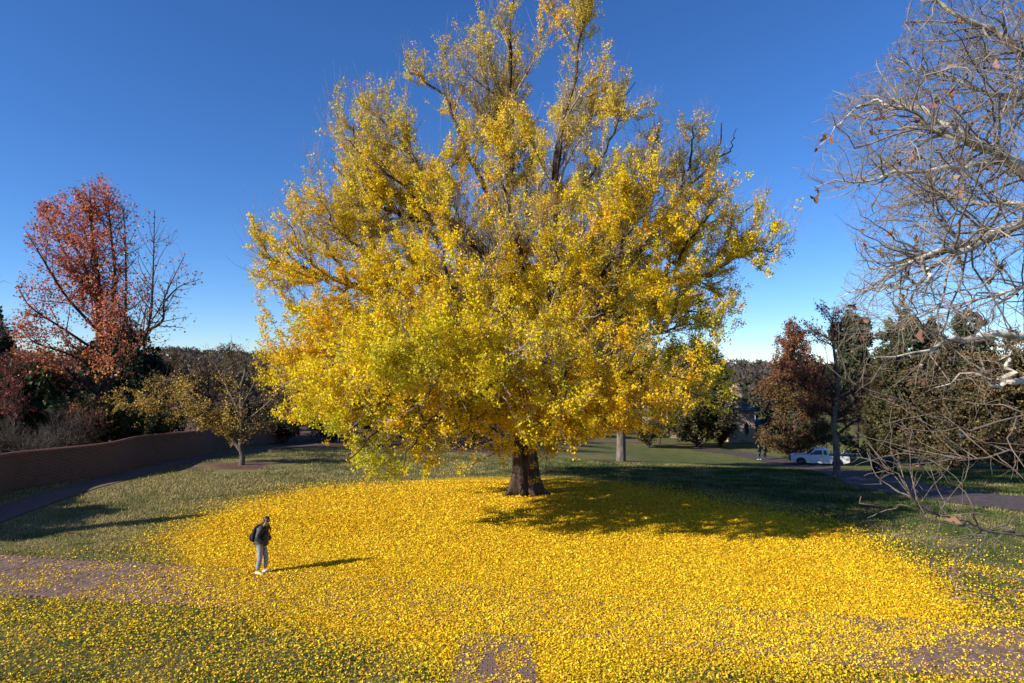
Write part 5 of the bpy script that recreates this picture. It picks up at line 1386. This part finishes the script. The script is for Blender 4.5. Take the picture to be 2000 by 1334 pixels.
# white post and chain fence
fb = foot(1620, 74)
fence = tag(empty("post_fence", fb), "white posts joined by sagging white chain on the lawn beyond the pickup", "fence")
fx = [0, 1.5, 3.0, 4.5]
for x in fx:
    q = MB(); q.box(x - .07, x + .07, -.07, .07, -.2, .84, .01); q.loft([[(x - .09, -.09, .85), (x + .09, -.09, .85), (x + .09, .09, .85), (x - .09, .09, .85)], [(x - .03, -.03, .95), (x + .03, -.03, .95), (x + .03, .03, .95), (x - .03, .03, .95)]]); q.build("post", "dull_white", fence)
for a_, b_ in zip(fx[:-1], fx[1:]):
    t_ = np.linspace(0, 1, 9)
    MB().tube([(a_ + .07 + (b_ - a_ - .14) * u, 0, .70 - .5 * u * (1 - u)) for u in t_], .045, 5).build("chain", "dull_white", fence)
wp = foot(1978, 58)
q = MB(); q.box(-.08, .08, -.08, .08, -.2, .9, .012); q.loft([[(-.1, -.1, .91), (.1, -.1, .91), (.1, .1, .91), (-.1, .1, .91)], [(-.03, -.03, 1.02), (.03, -.03, 1.02), (.03, .03, 1.02), (-.03, .03, 1.02)]])
o = q.build("bollard", "dull_white"); o.location = tuple(wp); tag(o, "single white post at the edge of the lawn below the brown trees", "bollard")

# dark litter bins by the road
def bin_(base, label):
    root = tag(empty("litter_bin", base), label, "litter bin", "litter bins by the road")
    MB().lathe([(.30, 0), (.33, .04), (.36, .9), (.33, .95)], n=16).build("drum", "dark_paint", root)
    MB().lathe([(.37, .955), (.37, 1.02), (.28, 1.14), (.10, 1.2)], n=16).build("lid", "green_paint", root)
    s_ = MB()
    for k in range(16):
        a = 2 * math.pi * k / 16; s_.box(.365 * math.cos(a) - .02, .365 * math.cos(a) + .02, .365 * math.sin(a) - .02, .365 * math.sin(a) + .02, .08, .88)
    s_.build("slatwork", "green_paint", root)
g = gnd(1716, 928); bin_(g, "dark round litter bin by the road, the one closer to the slim oak"); bin_(g + np.array([.85, .1, 0]), "dark round litter bin by the road, the one farther from the slim oak")

# ================================================================== PEOPLE
def skin(name, joints, edges, mat, parent=None, sub=2, root=0):
    me = bpy.data.meshes.new(name)
    me.from_pydata([j[0] for j in joints], edges, [])
    o = bpy.data.objects.new(name, me); COL.objects.link(o)
    m = o.modifiers.new("skin", 'SKIN'); m.use_smooth_shade = True
    sv = me.skin_vertices[0].data if me.skin_vertices else None
    if sv is None:
        bpy.context.view_layer.objects.active = o
        bpy.ops.object.modifier_remove(modifier="skin"); m = o.modifiers.new("skin", 'SKIN'); sv = me.skin_vertices[0].data
    for k, j in enumerate(joints):
        r = j[1] if isinstance(j[1], tuple) else (j[1], j[1])
        sv[k].radius = r; sv[k].use_root = (k == root)
    s_ = o.modifiers.new("sub", 'SUBSURF'); s_.levels = sub; s_.render_levels = sub
    dg = bpy.context.evaluated_depsgraph_get(); dg.update()
    nm = bpy.data.meshes.new_from_object(o.evaluated_get(dg)); nm.name = name
    o.modifiers.clear(); o.data = nm; bpy.data.meshes.remove(me)
    nm.materials.clear(); nm.materials.append(MATS[mat])
    nm.polygons.foreach_set("use_smooth", [True] * len(nm.polygons))
    if parent is not None: o.parent = parent
    return o

def loft_obj(name, rings, mat, parent):
    o = MB(); o.loft(rings); ob = o.build(name, mat, parent, True); return ob
def ering(c, rx, ry, n=14, tilt=0):
    """ring around z at c; tilt turns it forward about y"""
    out = []
    for i in range(n):
        a = 2 * math.pi * i / n; x, y = rx * math.cos(a), ry * math.sin(a)
        out.append((c[0] + x * math.cos(tilt), c[1] + y, c[2] - x * math.sin(tilt)))
    return out
def shoe(parent, x, y, z, mat, yaw=0.0):
    rings = []
    for t, w, h in ((-.075, .028, .05), (-.06, .036, .075), (-.01, .040, .080), (.06, .045, .060), (.12, .048, .046), (.17, .040, .036), (.195, .018, .026)):
        ring = []
        for i in range(10):
            a = 2 * math.pi * i / 10
            yy, zz = w * math.cos(a), max(h / 2 + h / 2 * math.sin(a), .002)
            ring.append((x + t * math.cos(yaw) - yy * math.sin(yaw), y + t * math.sin(yaw) + yy * math.cos(yaw), z + zz))
        rings.append(ring)
    return loft_obj("shoe", rings, mat, parent)

def walker(base, rz, s=1.0, label="", coat="jacket_cloth", legs_m="grey_cloth", shoes="shoe_white", long_hair=True, group=None, stoop=1.0, stride=.10):
    """a figure facing +x"""
    k = stoop
    hip, neck = (-.03, 0, .93), (.085 * k, 0, 1.40)
    J = [((-.03, 0, .93), (.10, .13)), ((-.01, 0, 1.10), (.10, .13)), ((.03 * k, 0, 1.27), (.10, .135)), ((.07 * k, 0, 1.385), (.07, .09)), ((.105 * k, 0, 1.44), .05), ((.14 * k, 0, 1.50), .055),
         ((.165 * k, 0, 1.56), (.085, .07)), ((.175 * k, 0, 1.62), (.078, .066)),
         ((-.03, .09, .88), .085), ((.03 + stride * .5, .09, .50), .06), ((-.01 + stride * .6, .095, .10), .042),
         ((-.03, -.09, .88), .085), ((.02 - stride * .3, -.09, .50), .06), ((-.03 - stride * .6, -.095, .10), .042),
         ((.06 * k, .17, 1.36), .055), ((-.02, .235, 1.12), .045), ((.10, .205, .99), .032), ((.13, .18, .965), .026),
         ((.06 * k, -.17, 1.36), .055), ((-.02, -.235, 1.12), .045), ((.10, -.205, .99), .032), ((.13, -.18, .965), .026)]
    E = [(0, 1), (1, 2), (2, 3), (3, 4), (4, 5), (5, 6), (6, 7), (0, 8), (8, 9), (9, 10), (0, 11), (11, 12), (12, 13), (3, 14), (14, 15), (15, 16), (16, 17), (3, 18), (18, 19), (19, 20), (20, 21)]
    body = skin("person", J, E, "skin")
    body.location = tuple(float(v) for v in base); body.rotation_euler = (0, 0, rz); body.scale = (s, s, s)
    tag(body, label, "person", group)
    # jacket: padded shell over trunk and arms, hem below the hips
    JJ = [((-.035, 0, .80), (.20, .245)), ((-.03, 0, .90), (.20, .245)), ((.0, 0, 1.12), (.17, .215)), ((.04 * k, 0, 1.29), (.145, .195)), ((.075 * k, 0, 1.39), (.095, .12)), ((.105 * k, 0, 1.435), (.075, .08)),
          ((.055 * k, .17, 1.35), .082), ((-.03, .255, 1.12), .085), ((.09, .235, .98), .078), ((.15, .20, .93), .075),
          ((.055 * k, -.17, 1.35), .082), ((-.03, -.255, 1.12), .085), ((.09, -.235, .98), .078), ((.15, -.20, .93), .075)]
    EE = [(0, 1), (1, 2), (2, 3), (3, 4), (4, 5), (4, 6), (6, 7), (7, 8), (8, 9), (4, 10), (10, 11), (11, 12), (12, 13)]
    skin("jacket", JJ, EE, coat, body)
    TT = [((-.03, 0, .92), (.135, .165)), ((-.03, .085, .84), (.105, .10)), ((.03 + stride * .5, .09, .50), (.085, .08)), ((-.005 + stride * .6, .095, .12), (.068, .064)), ((-.03, -.085, .84), (.105, .10)), ((.02 - stride * .3, -.09, .50), (.085, .08)), ((-.025 - stride * .6, -.095, .12), (.068, .064))]
    skin("trousers", TT, [(0, 1), (1, 2), (2, 3), (0, 4), (4, 5), (5, 6)], legs_m, body)
    shoe(body, .0 + stride * .6, .095, 0, shoes, .15); shoe(body, -.02 - stride * .6, -.095, 0, shoes, -.1)
    # hair: cap over the back of the head
    hx, hz = .165 * k, 1.59
    rings = []
    for t in np.linspace(0, 1, 7):
        a = t * math.pi * .5
        rings.append(ering((hx - .018 - .02 * (1 - t), 0, hz - .05 + .135 * math.sin(a)), .098 * math.cos(a) ** .6 + .004, .088 * math.cos(a) ** .6 + .004, 14, .25))
    loft_obj("hair", rings, "hair_dark", body)
    if long_hair:
        loft_obj("hair_fall", [ering((hx - .055, 0, hz + .03), .055, .080, 10), ering((hx - .085, 0, hz - .08), .055, .085, 10), ering((hx - .13, -.02, hz - .20), .05, .085, 10), ering((hx - .16, -.03, hz - .32), .035, .06, 10)], "hair_dark", body)
        loft_obj("hair_lock", [ering((hx - .01, -.075, hz - .03), .025, .018, 8), ering((hx - .05, -.115, hz - .14), .030, .02, 8), ering((hx - .10, -.195, hz - .26), .030, .02, 8), ering((hx - .145, -.215, hz - .38), .016, .012, 8)], "hair_light", body)
    # face
    n = MB(); n.add([(hx + .070, -.014, hz - .02), (hx + .070, .014, hz - .02), (hx + .105, 0, hz - .035), (hx + .072, 0, hz + .02)], [(0, 2, 3), (2, 1, 3), (0, 1, 2)]); n.build("nose", "skin", body)
    for s_ in (-1, 1):
        MB().lathe([(.001, hz), (.005, hz + .003), (.005, hz + .007), (.001, hz + .010)], hx + .071, s_ * .03, 8).build("eye", "hair_dark", body)
        loft_obj("ear", [ering((hx - .005, s_ * .077, hz - .03), .012, .008, 8), ering((hx - .008, s_ * .083, hz), .018, .010, 8), ering((hx - .005, s_ * .078, hz + .025), .008, .006, 8)], "skin", body)
    return body
pb = gnd(511, 1121) + np.array([0, 0, .02])
pr = -.10
walker(pb, pr, 1.0, "person in a black jacket and light grey trousers looking down on the leaf carpet")
pack = tag(empty("backpack", pb, pr), "black backpack worn by the person on the leaf carpet", "backpack")
bag = [ering((-.245, 0, .93), .05, .11, 12), ering((-.25, 0, .96), .085, .14, 12), ering((-.245, 0, 1.10), .095, .15, 12), ering((-.205, 0, 1.27), .085, .145, 12), ering((-.165, 0, 1.37), .06, .115, 12), ering((-.15, 0, 1.40), .03, .07, 12)]
loft_obj("bag", bag, "pack_cloth", pack)
loft_obj("front_pocket", [ering((-.325, 0, .96), .025, .09, 10), ering((-.34, 0, 1.0), .04, .11, 10), ering((-.33, 0, 1.12), .035, .11, 10), ering((-.30, 0, 1.17), .015, .08, 10)], "pack_cloth", pack)
for s_ in (-1, 1):
    MB().tube([(-.15, s_ * .09, 1.37), (-.03, s_ * .125, 1.475), (.10, s_ * .14, 1.42), (.19, s_ * .15, 1.28), (.13, s_ * .20, 1.10), (-.12, s_ * .19, 1.0)], .018, 6).build("strap", "pack_cloth", pack, True)
MB().tube([(-.15, -.03, 1.40), (-.16, 0, 1.45), (-.15, .03, 1.40)], .010, 5).build("grab_loop", "pack_cloth", pack)
f1 = gnd(1483, 898); walker(f1, 2.6, 1.0, "dark clad person in blue trousers walking on the road left of the pickup", "pack_cloth", "denim", "shoe_white", False, "two people walking on the road", 0.5, .16)
f2 = gnd(1494, 897); walker(f2, 2.5, 1.03, "dark clad person in black trousers beside the one in blue trousers", "jacket_cloth", "dark_paint", "black_rubber", True, "two people walking on the road", 0.5, .12)

for o in sc.objects:
    if o.type == 'MESH' and o.parent is not None and o.name.split('.')[0] in ("crown", "branchwork", "low_branchwork", "limbwork", "low_bough"): o["kind"] = "stuff"
